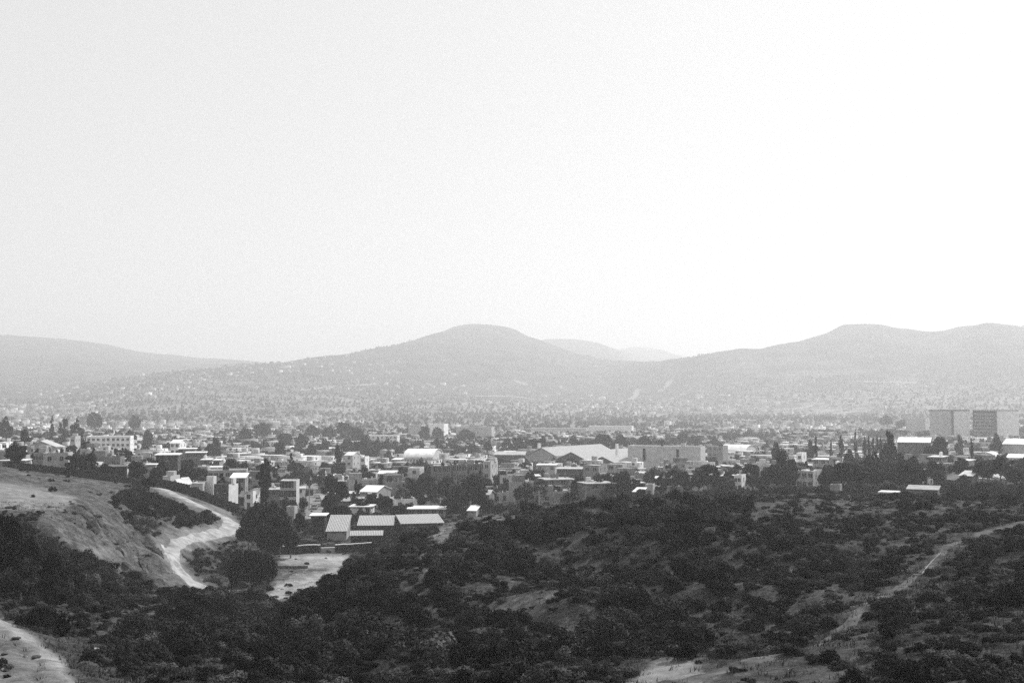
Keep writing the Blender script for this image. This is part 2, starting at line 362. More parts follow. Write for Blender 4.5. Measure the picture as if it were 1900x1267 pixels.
def dirt_mat(name, lo, hi):
    mat(name, lo, hi, .55, bump=.2, detail=12, rough=.95, spec=.03)
dirt_mat('rut_dirt', .11, .24); dirt_mat('yard_dirt', .12, .28); dirt_mat('road_dirt', .20, .40); dirt_mat('track_dirt', .04, .15); dirt_mat('street_pale', .17, .26)
def strip(name, pts, widths, mname, lift=.16, nw=6, nsub=16):
    """a road draped over the ground, its edges ragged"""
    P = [np.array(p) for p in pts]; S = []
    for i in range(len(P) - 1):
        p0 = P[max(i - 1, 0)]; p1 = P[i]; p2 = P[i + 1]; p3 = P[min(i + 2, len(P) - 1)]
        for t in np.linspace(0, 1, nsub, endpoint=False):
            q = .5 * ((2 * p1) + (-p0 + p2) * t + (2 * p0 - 5 * p1 + 4 * p2 - p3) * t * t + (-p0 + 3 * p1 - 3 * p2 + p3) * t ** 3)
            S.append((q, widths[i] * (1 - t) + widths[i + 1] * t))
    S.append((P[-1], widths[-1])); V = []
    for k, (q, wd) in enumerate(S):
        a = S[max(k - 1, 0)][0]; b = S[min(k + 1, len(S) - 1)][0]; d = (b - a) / (np.linalg.norm(b - a) + 1e-6); nrm = np.array([-d[1], d[0]])
        wl = wd / 2 * (1 + .28 * float(fbm(np.array([q[0]]), np.array([q[1]]), 4, 2)[0])); wr = wd / 2 * (1 + .28 * float(fbm(np.array([q[0] + 99]), np.array([q[1]]), 4, 2)[0]))
        for m in range(nw + 1):
            f = m / nw; c = q + nrm * (-wl + (wl + wr) * f); e = -.25 if m in (0, nw) else 0
            V.append((c[0], c[1], h1(c[0], c[1]) + lift + e))
    Q = [(k * (nw + 1) + m, (k + 1) * (nw + 1) + m, (k + 1) * (nw + 1) + m + 1, k * (nw + 1) + m + 1) for k in range(len(S) - 1) for m in range(nw)]
    me = mesh_np(name, V, Q, [mname], smooth=True)
    return tag(link(name, me), kind='structure')
strip('dirt_road', *chaikin(ROADP, [3, 3, 3.2, 3.6, 4, 4.4, 4.6, 3.8, 3.0, 3.0, 3.6, 4.0, 4.4, 5.0, 5, 2.4, 2]), 'road_dirt', nsub=5)
strip('hill_track', TRACKP, [2.0, 2.0, 1.7, 1.4, 1.1, 1.0, 1.1, 1.4, 1.9, 2.2, 2.0, 1.8, 1.8, 2.0], 'track_dirt', lift=.08)
strip('town_street', [at(584, 905, 300 + q)[:2] for q in (15, 45, 80, 120, 170)], [6, 6, 6, 6, 6], 'street_pale')
strip('ridge_path', [hit(*p, r0=120, r1=220) for p in [(790,1050),(786,1030),(800,1012),(830,990),(870,972),(930,960)]], [1.2, 1.2, 1.5, 2, 2, 1.5], 'track_dirt', lift=.1)

for pl, wd in (([(1385,765),(1430,763),(1480,759),(1508,752)], 16), ([(1545,769),(1600,763),(1650,757),(1682,752)], 16), ([(190,770),(280,768),(370,765)], 26), ([(955,706),(968,711),(980,716)], 22),
               ([(1222,728),(1234,718),(1244,706)], 20), ([(1170,742),(1180,733),(1184,722)], 16), ([(880,735),(960,737),(1010,744)], 14), ([(1260,732),(1360,735),(1450,738)], 14), ([(560,725),(640,716),(700,712)], 14), ([(1590,708),(1640,709),(1700,711)], 22)):
    strip('far_road', [hit(*p, r0=1200, r1=5500) for p in pl], [wd] * len(pl), 'street_pale', lift=1.0, nw=3)

# ------------------------------------------------------------------ mesh builder
class MB:
    def __init__(s): s.v = []; s.f = []; s.m = []; s.mats = []
    def _mi(s, m):
        if m not in s.mats: s.mats.append(m)
        return s.mats.index(m)
    def add(s, vs, fs, m):
        b = len(s.v); s.v += [tuple(v) for v in vs]; k = s._mi(m)
        for f in fs: s.f.append([b + i for i in f]); s.m.append(k)
        return s
    def box(s, x0, x1, y0, y1, z0, z1, m):
        return s.add([(x0,y0,z0),(x1,y0,z0),(x1,y1,z0),(x0,y1,z0),(x0,y0,z1),(x1,y0,z1),(x1,y1,z1),(x0,y1,z1)],
                     [(0,3,2,1),(4,5,6,7),(0,1,5,4),(1,2,6,5),(2,3,7,6),(3,0,4,7)], m)
    def poly_y(s, prof, y0, y1, m):
        """profile in x,z extruded along y"""
        n = len(prof); vs = [(x, y0, z) for x, z in prof] + [(x, y1, z) for x, z in prof]
        fs = [tuple(range(n)), tuple(range(2 * n - 1, n - 1, -1))] + [(i, i + n, (i + 1) % n + n, (i + 1) % n) for i in range(n)]
        return s.add(vs, fs, m)
    def poly_x(s, prof, x0, x1, m):
        n = len(prof); vs = [(x0, y, z) for y, z in prof] + [(x1, y, z) for y, z in prof]
        fs = [tuple(range(n - 1, -1, -1)), tuple(range(n, 2 * n))] + [(i, (i + 1) % n, (i + 1) % n + n, i + n) for i in range(n)]
        return s.add(vs, fs, m)
    def cyl(s, x, y, z0, z1, r, m, r2=None, n=10):
        r2 = r if r2 is None else r2
        vs = [(x + r * math.cos(2 * math.pi * i / n), y + r * math.sin(2 * math.pi * i / n), z0) for i in range(n)] + \
             [(x + r2 * math.cos(2 * math.pi * i / n), y + r2 * math.sin(2 * math.pi * i / n), z1) for i in range(n)]
        return s.add(vs, [tuple(range(n - 1, -1, -1)), tuple(range(n, 2 * n))] + [(i, (i + 1) % n, (i + 1) % n + n, i + n) for i in range(n)], m)
    def tube(s, a, b, ra, rb, m, n=6):
        a = Vector(a); b = Vector(b); d = (b - a).normalized(); u = d.orthogonal().normalized(); v = d.cross(u)
        vs = [a + (u * math.cos(t) + v * math.sin(t)) * ra for t in [2 * math.pi * i / n for i in range(n)]] + \
             [b + (u * math.cos(t) + v * math.sin(t)) * rb for t in [2 * math.pi * i / n for i in range(n)]]
        return s.add(vs, [tuple(range(n - 1, -1, -1)), tuple(range(n, 2 * n))] + [(i, (i + 1) % n, (i + 1) % n + n, i + n) for i in range(n)], m)
    def mesh(s, name):
        me = bpy.data.meshes.new(name); me.from_pydata(s.v, [], s.f)
        for m in s.mats: me.materials.append(MATS[m])
        me.polygons.foreach_set('material_index', s.m); me.update(); return me
    def build(s, name, parent=None): return link(name, s.mesh(name), parent)
def empty(name): 
    o = bpy.data.objects.new(name, None); C.objects.link(o); o.empty_display_size = .5; return o
def copy_tree(o, parent=None):
    c = o.copy(); C.objects.link(c)
    if parent: c.parent = parent
    for ch in [k for k in KIDS.get(o.name, [])]: copy_tree(ch, c)
    return c
KIDS = {}
def index_kids():
    KIDS.clear()
    for o in C.objects:
        if o.parent: KIDS.setdefault(o.parent.name, []).append(o)

# window meshes are shared by all houses
def win_mesh(wd, ht):
    b = MB(); b.box(-wd/2, wd/2, -.02, .10, 0, ht, 'glass')
    b.box(-wd/2 - .06, wd/2 + .06, -.09, .05, -.12, -.003, 'frame').box(-.03, .03, -.045, -.023, 0, ht, 'frame')
    return b.mesh('window')
WIN = {k: win_mesh(*k) for k in ((1.2, 1.2), (.8, 1.0), (1.9, 1.3), (1.0, 1.9), (.6, .6))}
def door_mesh():
    b = MB(); b.box(-.5, .5, -.05, .05, 0, 2.1, 'brick_dark'); b.box(.32, .4, -.09, -.053, .95, 1.05, 'frame'); return b.mesh('door')
DOOR = door_mesh()
def tank_mesh(m):
    b = MB(); b.cyl(0, 0, 0, 1.1, .6, m).cyl(0, 0, 1.1, 1.35, .6, m, .25).cyl(0, 0, 1.35, 1.45, .2, m); return b.mesh('water_tank')
TANKB, TANKW = tank_mesh('tank_black'), tank_mesh('plaster_white')

def facade(root, rng, w_, d_, h_, kind, wins, size=(1.2, 1.2), sides=True, door=True, below=0):
    """windows as parts on the front, right and left walls"""
    fl = max(1, int(round(h_ / 2.9))); fh = h_ / fl
    def put(x, y, z, rz, key):
        o = link('window', WIN[key], root); o.location = (x, y, z); o.rotation_euler = (0, 0, rz)
    n = wins
    for k in range(fl):
        for i in range(n):
            x = -w_/2 + w_ * (i + .5) / n + rng.uniform(-.15, .15)
            if k == 0 and door and i == n // 2: continue
            if wins > 2 and rng.random() < .12 and kind != 'grid': continue
            put(x, -d_/2, k * fh + fh * .38, 0, size)
        if sides:
            for i in range(max(1, int(d_ // 4.5))):
                y = -d_/2 + d_ * (i + .5) / max(1, int(d_ // 4.5))
                put(w_/2, y, k * fh + fh * .4, R(90), (.8, 1.0))
                put(-w_/2, y, k * fh + fh * .4, R(-90), (.8, 1.0))
    if door:
        o = link('door', DOOR, root); o.location = (-w_/2 + w_ * (n // 2 + .5) / n, -d_/2, .02)
def building(name, w_, d_, h_, roof='flat', wall='plaster_pale', rmat='roof_pale', wins=2, seed=0, size=(1.2, 1.2), tank=None,
             tower=0, sides=True, door=True, rise=1.4, extras=None, messy=False):
    rng = random.Random(seed); root = empty(name); b = MB(); X, Y = w_/2, d_/2; r = MB()
    if roof in ('flat', 'slab'):
        b.box(-X, X, -Y, Y, -3, h_ - (.25 if roof == 'slab' else .0), wall)
        if roof == 'flat':
            t = .16; r.box(-X + t, X - t, -Y + t, Y - t, h_ + .002, h_ + .06, rmat)
            for a in ((-X, X, -Y, -Y + t), (-X, X, Y - t, Y), (-X, -X + t, -Y + t, Y - t), (X - t, X, -Y + t, Y - t)): b.box(a[0], a[1], a[2], a[3], h_ + .003, h_ + .42, wall)
        else: r.box(-X - .45, X + .45, -Y - .55, Y + .45, h_ - .248, h_ - .02, rmat)
    elif roof == 'gable':      # ridge along x
        e = h_ - rise; b.poly_x([(-Y, -3), (Y, -3), (Y, e), (0, h_ - .12), (-Y, e)], -X, X, wall)
        r.poly_x([(-Y - .4, e - .12), (-Y - .4, e + .02), (0, h_ + .05), (Y + .4, e + .02), (Y + .4, e - .12), (0, h_ - .09)], -X - .3, X + .3, rmat)
    elif roof == 'gable_front':
        e = h_ - rise; b.poly_y([(-X, -3), (X, -3), (X, e), (0, h_ - .12), (-X, e)], -Y, Y, wall)
        r.poly_y([(-X - .4, e - .12), (0, h_ - .09), (X + .4, e - .12), (X + .4, e + .02), (0, h_ + .05), (-X - .4, e + .02)], -Y - .3, Y + .3, rmat)
    elif roof == 'shed':       # falls towards the front
        e = h_ - rise; b.poly_x([(-Y, -3), (Y, -3), (Y, h_ - .1), (-Y, e - .1)], -X, X, wall)
        r.poly_x([(-Y - .5, e - .09 - .5 * rise / d_), (Y + .3, h_ - .09), (Y + .3, h_ + .03), (-Y - .5, e + .03 - .5 * rise / d_)], -X - .3, X + .3, rmat)
    elif roof == 'shed_side':   # falls towards the left
        e = h_ - rise; b.poly_y([(-X, -3), (X, -3), (X, h_ - .1), (-X, e - .1)], -Y, Y, wall)
        r.poly_y([(-X - .3, e - .09), (X + .3, h_ - .09), (X + .3, h_ + .03), (-X - .3, e + .03)], -Y - .3, Y + .3, rmat)
    elif roof in ('arch', 'arch_front'):
        e = h_ - rise; s_ = Y if roof == 'arch' else X; n = 14
        arc = [(-s_ * math.cos(math.pi * i / n), e + rise * math.sin(math.pi * i / n)) for i in range(n + 1)]
        out = [(a * 1.03, e + (z - e) * 1.02 + .12) for a, z in arc]
        if roof == 'arch':
            b.poly_x([(-s_, -3)] + [(s_, -3)] + arc[::-1], -X, X, wall); r.poly_x(list(arc) + out[::-1], -X - .4, X + .4, rmat)
        else:
            b.poly_y([(-s_, -3)] + [(s_, -3)] + arc[::-1], -Y, Y, wall); r.poly_y(list(arc) + out[::-1], -Y - .4, Y + .4, rmat)
    b.build('wall', root); ro = r.build('roof', root)
    hw = h_ if roof in ('flat', 'slab') else h_ - rise
    if wins and hw > 2.2: facade(root, rng, w_, d_, hw, 'grid' if wins > 5 else '', wins, size, sides, door and hw < 9)
    if tank and roof in ('flat', 'slab'):
        for k in range(1 + (rng.random() < .3)):
            o = link('water_tank', TANKB if tank == 'black' else TANKW, root); o.location = (rng.uniform(-X * .6, X * .6), rng.uniform(-Y * .4, Y * .5), h_ + .05)
    if tower:
        tw = MB(); tx = X * (.45 if rng.random() < .5 else -.55); tw.box(tx - 1.1, tx + 1.1, Y * .1, Y * .1 + 2.2, h_ + .01, h_ + tower, wall); tw.build('stairwell', root)
    if extras: extras(root, w_, d_, h_)
    if messy:
        if roof in ('flat', 'slab'):
            for _ in range(rng.randint(2, 4)):
                x = rng.uniform(-X * .8, X * .7); y = rng.uniform(-Y * .8, Y * .7); a_ = rng.uniform(.15, 1.3); b_ = rng.uniform(.15, 1.2); z_ = rng.uniform(.3, 1.3)
                MB().box(x, x + a_, y, y + b_, h_ + .065, h_ + .065 + z_, rng.choice([BR, BD, PG, RW])).build('roof_store', root)
        if rng.random() < .6:
            a_ = rng.uniform(2, 4); sx = rng.choice([-1, 1]); hh = rng.uniform(2.0, 2.7); q_ = MB(); x0_, x1_ = sorted((sx * (X + .5), sx * (X + .5 + a_)))
            q_.box(x0_, x1_, -Y * rng.uniform(.5, 1.2), Y * .6, -3, hh, rng.choice([BR, PG, PP, BD])).build('annex', root)
        if rng.random() < .4 and roof in ('flat', 'slab'):
            MB().box(-X * .95, X * rng.uniform(-.2, .5), Y * .1, Y * .93, h_ + .07, h_ + rng.uniform(1.6, 2.4), rng.choice([BR, PG])).build('upper_room', root)
    return root

# ------------------------------------------------------------------ label helper
LAND = []     # (phrase, px, row, distance)
ORD = ['nearest', 'second nearest', 'third nearest', 'fourth nearest', 'fifth nearest', 'sixth nearest', 'seventh nearest', 'eighth nearest', 'ninth nearest', 'tenth nearest',
       'eleventh nearest', 'twelfth nearest', 'thirteenth nearest', 'fourteenth nearest', 'fifteenth nearest', 'sixteenth nearest', 'seventeenth nearest', 'eighteenth nearest', 'nineteenth nearest', 'twentieth nearest']
PENDING = []
def later_label(o, desc, cat, group=None):
    PENDING.append((o, desc)); tag(o, None, cat, group)
def settle_labels():
    buckets = {}
    for o, desc in PENDING:
        p = o.location; px, row = proj(p.x, p.y, p.z); px = float(px); row = float(row)
        best = min(LAND, key=lambda l: math.hypot(px - l[1], 2.2 * (row - l[2]))); dx, dy = px - best[1], (row - best[2]) * 2.2
        rel = ('right of' if dx > 0 else 'left of') if abs(dx) > abs(dy) else ('in front of' if dy > 0 else 'behind')
        buckets.setdefault((desc, rel, best[0]), []).append((math.hypot(dx, dy), len(buckets), o.name, o))
    for (desc, rel, ph), L_ in buckets.items():
        L_.sort(key=lambda q: q[0])
        for i, q in enumerate(L_):
            q[3]['label'] = f"{desc}, {(ORD[i] + ' ') if len(L_) > 1 else ''}{rel} {ph}" if i < len(ORD) else f"{desc}, farther {rel} {ph}"
            if i >= len(ORD) and 'group' not in q[3].keys(): q[3]['group'] = desc

# ------------------------------------------------------------------ named buildings read off the photograph
FOOT = []     # occupied circles (x, y, radius)
def zone_mpp(r): return r / F
def put(label, cat, x0, x1, top, r, dep, yaw, land=None, name='house', row_base=None, minh=2.6, **kw):
    """x0,x1,top in picture pixels at distance r give the real width and height"""
    cxp = (x0 + x1) / 2; c = at(cxp, top, r); tot = (x1 - x0) * r / F / (1 + ((cxp - CX) / F) ** 2)
    az = math.degrees(math.atan2(c.x, c.y)); a = R(abs(yaw))
    w_ = max(2.2, (tot - dep * math.sin(a)) / math.cos(a))
    d = Vector((c.x, c.y)).normalized(); c2 = Vector((c.x, c.y)) + d * dep * .5
    g = min(h1(c2.x, c2.y), h1(c.x, c.y)); H = c.z - g
    if H < minh or H > 60: dbg('HEIGHT', label, round(H, 1), 'r', r); H = max(H, minh)
    o = building(name, w_, dep, H, seed=int(x0 * 7 + top), **kw)
    o.location = (c2.x, c2.y, g); o.rotation_euler = (0, 0, R(yaw - az))
    tag(o, label, cat); FOOT.append((c2.x, c2.y, .62 * math.hypot(w_, dep) ))
    if land: LAND.append((land, cxp, (top + proj(c2.x, c2.y, g)[1]) / 2, r))
    return o
def lit_side(more=None):  # white skin on the right wall: sunlight put into its colour
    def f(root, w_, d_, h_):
        MB().box(w_/2 + .003, w_/2 + .05, -d_/2 - .003, d_/2 + .003, -2.9, h_ + .41, PW).build('lit_side_skin', root)
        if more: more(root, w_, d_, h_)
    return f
PW, PP, PG, BR, BD = 'plaster_white', 'plaster_pale', 'plaster_grey', 'brick', 'brick_dark'
RW, RP, RG, RC = 'roof_white', 'roof_pale', 'roof_grey', 'roof_corrugated'
H_ = 'house'
def chimney_at(px_off, hh, wd=.9):
    def f(root, w_, d_, h_):
        b = MB(); b.box(px_off * w_/2 - wd/2, px_off * w_/2 + wd/2, -wd/2, wd/2, h_ + .01, h_ + hh, PW); b.build('chimney', root)
    return f
put('white two-storey house with tall chimney at the far left edge', H_, -3, 24, 823, 400, 8, -15, 'the white chimney house', wall=PW, rmat=RW, wins=2, extras=chimney_at(.8, 1.6))
put('low pale house with sloping roof right behind the bare hill crest, far left', H_, -5, 33, 846, 352, 8, -12, 'the far-left crest house', wall=PW, rmat=RP, roof='shed', rise=1.0, wins=2)
put('wide hall with pale low-pitched gable roof and grey front', 'hall', 38, 124, 818, 470, 16, -8, 'the low-pitched hall', name='village_hall', wall=PG, rmat=RP, roof='gable_front', rise=3.0, wins=5)
put('small flat house with one dark window strip beside the white-ended house', H_, 35, 55, 847, 365, 7, -10, None, wall=PG, rmat=RP, wins=1)
put('dark-fronted flat house with bright white end wall above the bare slope', H_, 62, 109, 843, 356, 6, -24, 'the white-ended house', wall=BR, rmat=RW, wins=3, tower=1.6, sides=False, extras=lit_side())  # shaded front and sunlit end are put into the wall colours
put('long low white-roofed annex beside the white-ended house', H_, 109, 133, 850, 375, 7, -10, None, wall=PP, rmat=RW, roof='slab', wins=2)
put('pale three-storey apartment building with rows of small dark windows', 'apartment block', 160, 249, 811, 600, 13, -8, 'the three-storey apartments', name='apartment_building', wall=PW, rmat=RW, wins=9, door=False)
put('pale house with stepped roof left of the three-storey apartments', H_, 131, 149, 811, 560, 9, -15, None, wall=PP, rmat=RP, wins=1, tower=1.5)
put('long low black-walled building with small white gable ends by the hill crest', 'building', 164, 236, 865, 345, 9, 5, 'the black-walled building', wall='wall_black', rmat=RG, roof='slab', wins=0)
put('small white shed-roofed block at the end of the black-walled building', H_, 218, 238, 858, 352, 3, -28, None, wall=PW, rmat=RW, roof='shed_side', rise=1.2, wins=1)
put('tiny house with white sloping roof over the black-walled building', H_, 173, 192, 857, 362, 3.2, -25, None, wall=PW, rmat=RW, roof='gable', rise=1.4, wins=1)
put('dark brick two-storey house with bright flat roof behind the cypress pair', H_, 289, 336, 843, 388, 10, -6, 'the dark brick house', wall=BD, rmat=RW, roof='slab', wins=3, tower=.0)
put('white-roofed open carport left of the dark brick house', 'carport', 272, 291, 861, 360, 5, -6, None, name='carport', wall=PG, rmat=RW, roof='slab', wins=0)
put('house with small pale gable roof and white porch, below hazy trees', H_, 316, 346, 816, 560, 10, -18, None, wall=PW, rmat=RW, roof='gable', rise=1.5, wins=2)
put('long house under a thin white roof, upper one of a stepped pair', H_, 331, 365, 832, 490, 8, -4, 'the stepped white roofs', wall=BR, rmat=RW, roof='slab', wins=3)
put('long house under a thin white roof, lower one of a stepped pair', H_, 345, 384, 839, 465, 8, -4, None, wall=BR, rmat=RW, roof='slab', wins=3)
put('brick house with white roof edge and tank, left of a twin', H_, 374, 394, 852, 432, 8, -8, None, wall=BR, rmat=RW, roof='slab', wins=2, tank='white')
put('brick house with white roof edge, right one of twins', H_, 396, 413, 853, 432, 8, -8, None, wall=BR, rmat=RW, roof='slab', wins=2)
put('small house with crisp white roof slab over a shaded wall', H_, 390, 412, 866, 402, 6, -6, None, wall=BR, rmat=RW, roof='slab', wins=2)
put('long terrace of grey flat-roofed houses above the white cube houses', 'terrace', 386, 461, 874, 372, 9, -4, 'the long grey terrace', name='terrace_house', wall=PG, rmat=RP, wins=7, tank='black')
put('low house with sloping white roof in front of the grey terrace', H_, 428, 461, 880, 352, 7, -8, None, wall=PG, rmat=RW, roof='shed', rise=.9, wins=2)
put('grey-sided house at the left of the white cube cluster', H_, 309, 327, 886, 330, 7, -22, 'the white cube cluster', wall=PP, rmat=RW, wins=1, tower=1.5)
put('white gabled house in the middle of the white cube cluster', H_, 324, 337, 889, 324, 2.2, -35, None, wall=PW, rmat=RW, roof='gable_front', rise=1.6, wins=1)
put('brightest white house with steep gable in the white cube cluster', H_, 335, 351, 886, 327, 2.6, -40, None, wall=PW, rmat=RW, roof='gable_front', rise=1.8, wins=1, size=(.8, 1.0))
put('pale garage house with wide black opening beside the white cubes', H_, 356, 386, 899, 318, 8, -10, None, wall=PP, rmat=RP, wins=0,
    extras=lambda root, w_, d_, h_: MB().box(-w_*.36, w_*.14, -d_/2 - .04, -d_/2 + .1, 0, h_ * .85, 'tank_black').build('garage_opening', root))
put('slim white stair tower rising between the two corner houses', 'tower', 387, 398, 886, 322, 1.4, -35, 'the slim white stair tower', name='stair_tower', wall=PW, rmat=RW, wins=0)
put('large corner house with dark left wall and bright white right wall', H_, 397, 442, 901, 316, 4.6, -33, 'the bright corner house', wall=BD, rmat=RW, wins=2, size=(.6, .6), sides=False,  # shade of the left face is put into the dark wall tone
    extras=lit_side(lambda root, w_, d_, h_: [MB().box(w_*.30, w_*.30+.9, d_*.1, d_*.1+.9, h_+.01, h_+2.0, PW).build('chimney', root), MB().box(w_*.44-.2, w_*.44+.5, -.4, .6, h_+.43, h_+2.0, PW).build('chimney', root)]))
put('white shed-roofed house right of the bright corner house', H_, 454, 483, 906, 330, 4, -30, None, wall=PW, rmat=RW, roof='shed_side', rise=1.4, wins=1)
put('white-columned house behind the dark roadside tree', H_, 520, 556, 894, 338, 7, -8, 'the white-columned house', wall=PP, rmat=RW, wins=5, size=(1.0, 1.9), sides=False)
put('small bright white garden building beside the pale street', 'garden building', 533, 551, 942, 308, 2.5, -20, None, name='garden_building', wall=PP, rmat=RW, wins=1)
put('lean-to shed with white roof and shaded open front', 'shed', 577, 607, 955, 288, 5, -8, 'the open-fronted lean-to', name='shed', wall='wall_black', rmat=RW, roof='slab', wins=0)  # solid black wall: shade of the open front is in its colour
put('shed with a large tilted corrugated roof beside the walled lot', 'shed', 607, 651, 963, 279, 10, -6, 'the tilted corrugated roof', name='shed', wall=PG, rmat=RC, roof='shed', rise=2.7, wins=0)
put('long corrugated-roofed shed right of the tilted corrugated roof', 'shed', 665, 732, 963, 288, 9, -3, 'the long corrugated shed', name='shed', wall=BD, rmat=RC, roof='shed', rise=1.4, wins=0)
put('narrow corrugated lean-to in front of the long sheds', 'shed', 651, 709, 987, 268, 3, -2, None, name='shed', wall='wall_black', rmat=RC, roof='shed', rise=.6, wins=0)
put('widest pale roof of the workshop sheds next to the shrubby hill', 'shed', 735, 822, 963, 286, 10, 8, 'the widest workshop roof', name='shed', wall=BD, rmat=RC, roof='shed', rise=1.1, wins=0)
put('long single-storey house with thin white roof behind the workshop sheds', H_, 758, 828, 949, 312, 8, -3, 'the single-storey house', wall=BR, rmat=RW, roof='slab', wins=5)
put('low white building with two dark roof tanks behind the round tree', H_, 650, 695, 941, 322, 6, -10, None, wall=PW, rmat=RW, roof='slab', wins=3, tank='black')
put('bright twin-pitched shed roof half hidden by trees', 'shed', 668, 726, 903, 352, 12, -22, 'the bright twin-pitched shed', name='shed', wall=PG, rmat=RW, roof='gable', rise=1.5, wins=0)
put('low house with wide bright roof behind the twin-pitched shed', H_, 702, 740, 874, 425, 9, -8, None, wall=PP, rmat=RW, roof='gable', rise=.9, wins=3)
put('white arched-roof warehouse with a row of small windows', 'warehouse', 750, 822, 835, 600, 26, -12, 'the arched white warehouse', name='warehouse', wall=PP, rmat=RW, roof='arch', rise=4.2, wins=10, size=(.8, 1.0), door=False)
put('pale flat block joined to the right of the arched white warehouse', 'building', 815, 834, 843, 590, 10, -12, None, wall=PP, rmat=RW, wins=1)
for i, (a, b_, t_, lb) in enumerate([(800, 836, 866, 'left'), (836, 866, 864, 'middle'), (866, 896, 862, 'right')]):
    put(f'{lb} unit of the dark-windowed flats above the tree slope', 'apartment block', a, b_, t_, 402 + i * 3, 11, 4, 'the dark-windowed flats' if i == 1 else None, name='apartment_building', wall=BR, rmat=RP, wins=4, size=(1.0, 1.9), door=False, tower=1.4 if i else 0, tank='black')
put('plain pale-sided house joined to the dark-windowed flats', H_, 896, 924, 858, 420, 9, -18, None, wall=PP, rmat=RP, wins=1, tower=1.5)
put('tall blank-walled pale house on the slope before the flats', H_, 757, 787, 870, 405, 9, -10, None, wall=PP, rmat=RP, wins=1)
put('tiny bright white house with one dark opening', H_, 668, 685, 849, 525, 7, -15, None, wall=PW, rmat=RW, wins=1)
put('tall pale house with low gable left of the arched warehouse', H_, 640, 668, 839, 545, 10, -20, 'the pale gabled house', wall=PP, rmat=RW, roof='gable', rise=1.4, wins=1)
put('hazy white building with long flat roof and windows in its right half', 'building', 681, 742, 809, 830, 14, -8, 'the hazy long-roofed building', wall=PW, rmat=RW, wins=7)
put('small white shed on the slope under the big dark tree', 'shed', 869, 889, 944, 306, 5, -12, None, name='shed', wall=PG, rmat=RW, roof='shed', rise=.8, wins=0)
put('small hut with pale pyramid-like gable right of the big dark tree', 'hut', 896, 916, 910, 340, 6, -15, None, name='hut', wall=BR, rmat=RP, roof='gable', rise=1.2, wins=1)
put('dark building with thin white roof edge left of the arched warehouse', 'building', 728, 748, 852, 560, 12, -8, None, wall=BD, rmat=RW, roof='slab', wins=1)
# three-bay factory
def factory():
    r = 585; root = empty('factory'); cL = at(978, 870, r); bay = 18.5; depth = 54; e = 7.5; pk = 11.5
    g = h1(cL.x, cL.y); walls = MB(); roofs = []
    for k in range(3):
        e, pk = 7.5 - 1.5 * k, 11.5 - 1.7 * k; x0 = k * bay; walls.poly_y([(x0 + .002 * k, -3), (x0 + bay, -3), (x0 + bay, e), (x0 + bay/2, pk - .1), (x0 + .002 * k, e)], 0, depth, BD if k else PG)
        rb = MB(); rb.poly_y([(x0 + .01, e), (x0 + bay/2, pk), (x0 + bay - .01, e), (x0 + bay - .01, e + .12), (x0 + bay/2, pk + .15), (x0 + .01, e + .12)], -.5, depth + .3, RC); roofs.append(rb)
    walls.build('wall', root)
    for rb in roofs: rb.build('roof', root)
    for x, y in ((5, 3), (40, 22)): MB().box(x - .6, x + .6, y, y + 1.2, 5, 13.5, PW).build('chimney', root)
    dr = MB(); dr.box(38, 42, -.06, .02, 0, 4, 'tank_black'); dr.build('loading_door', root)
    root.location = (cL.x, cL.y, g); root.rotation_euler = (0, 0, R(-38))
    tag(root, 'grey factory with three pitched roof bays and two short chimneys', 'factory'); LAND.append(('the three-bay factory', 1070, 848, r))
    for k in range(6): FOOT.append((cL.x + 9 * k + 8, cL.y + 20, 26))
factory()
def strips(root, w_, d_, h_):
    for fx in (-.27, .19):
        MB().box(fx*w_ - .7, fx*w_ + .7, -d_/2 - .05, -d_/2 + .1, h_ * .42, h_ * .92, 'wall_black').build('stair_slit', root)
put('long blank grey apartment slab with two dark stair slits', 'apartment block', 1164, 1309, 829, 560, 11, -14, 'the long grey slab', name='apartment_building', wall=PP, rmat=RP, wins=0, extras=strips, tower=1.6, tank='black')
put('shorter grey apartment block behind the right end of the long slab', 'apartment block', 1312, 1351, 829, 590, 11, -14, 'the shorter grey block', name='apartment_building', wall=PG, rmat=RP, wins=3, door=False, tank='black')
put('large hall with smooth white barrel roof right of the grey blocks', 'hall', 1334, 1406, 827, 700, 30, -15, 'the white barrel-roofed hall', name='sports_hall', wall=PP, rmat=RW, roof='arch', rise=5, wins=0)
put('tall grey corner house in front of the factory', H_, 1082, 1127, 865, 405, 10, -18, 'the grey corner house', wall=PG, rmat=RP, wins=2)
put('grey house joined behind the right side of the tall corner house', H_, 1127, 1163, 863, 432, 9, -10, None, wall=PG, rmat=RP, wins=2, size=(1.9, 1.3))
put('dark house with posts and thin roof before the factory', H_, 1033, 1082, 869, 440, 9, -5, None, wall=BD, rmat=RP, roof='slab', wins=4, size=(1.0, 1.9))
put('long dark building with dull low gable left of the factory', 'building', 918, 978, 838, 620, 14, -5, None, wall=BD, rmat=RP, roof='gable', rise=1.6, wins=4)
put('low house with white roof just under the factory left bay', H_, 996, 1034, 862, 475, 9, -6, None, wall=PG, rmat=RW, roof='slab', wins=3)
put('brick house with pale roof under the grey apartment slab', H_, 1160, 1198, 877, 400, 9, -8, None, wall=BR, rmat=RP, roof='slab', wins=3)
put('small brick house with bright roof left of the dark cypress-like tree', H_, 1198, 1221, 886, 380, 8, -8, None, wall=BR, rmat=RW, roof='slab', wins=2)
put('low hut with white roof among bushes on the ridge', 'hut', 1175, 1199, 907, 325, 6, -12, None, name='hut', wall=BR, rmat=RW, roof='shed', rise=.7, wins=0)
put('tiny pale cube hut among bushes on the ridge', 'hut', 1200, 1213, 901, 335, 4, -10, None, name='hut', wall=PP, rmat=RP, wins=1)
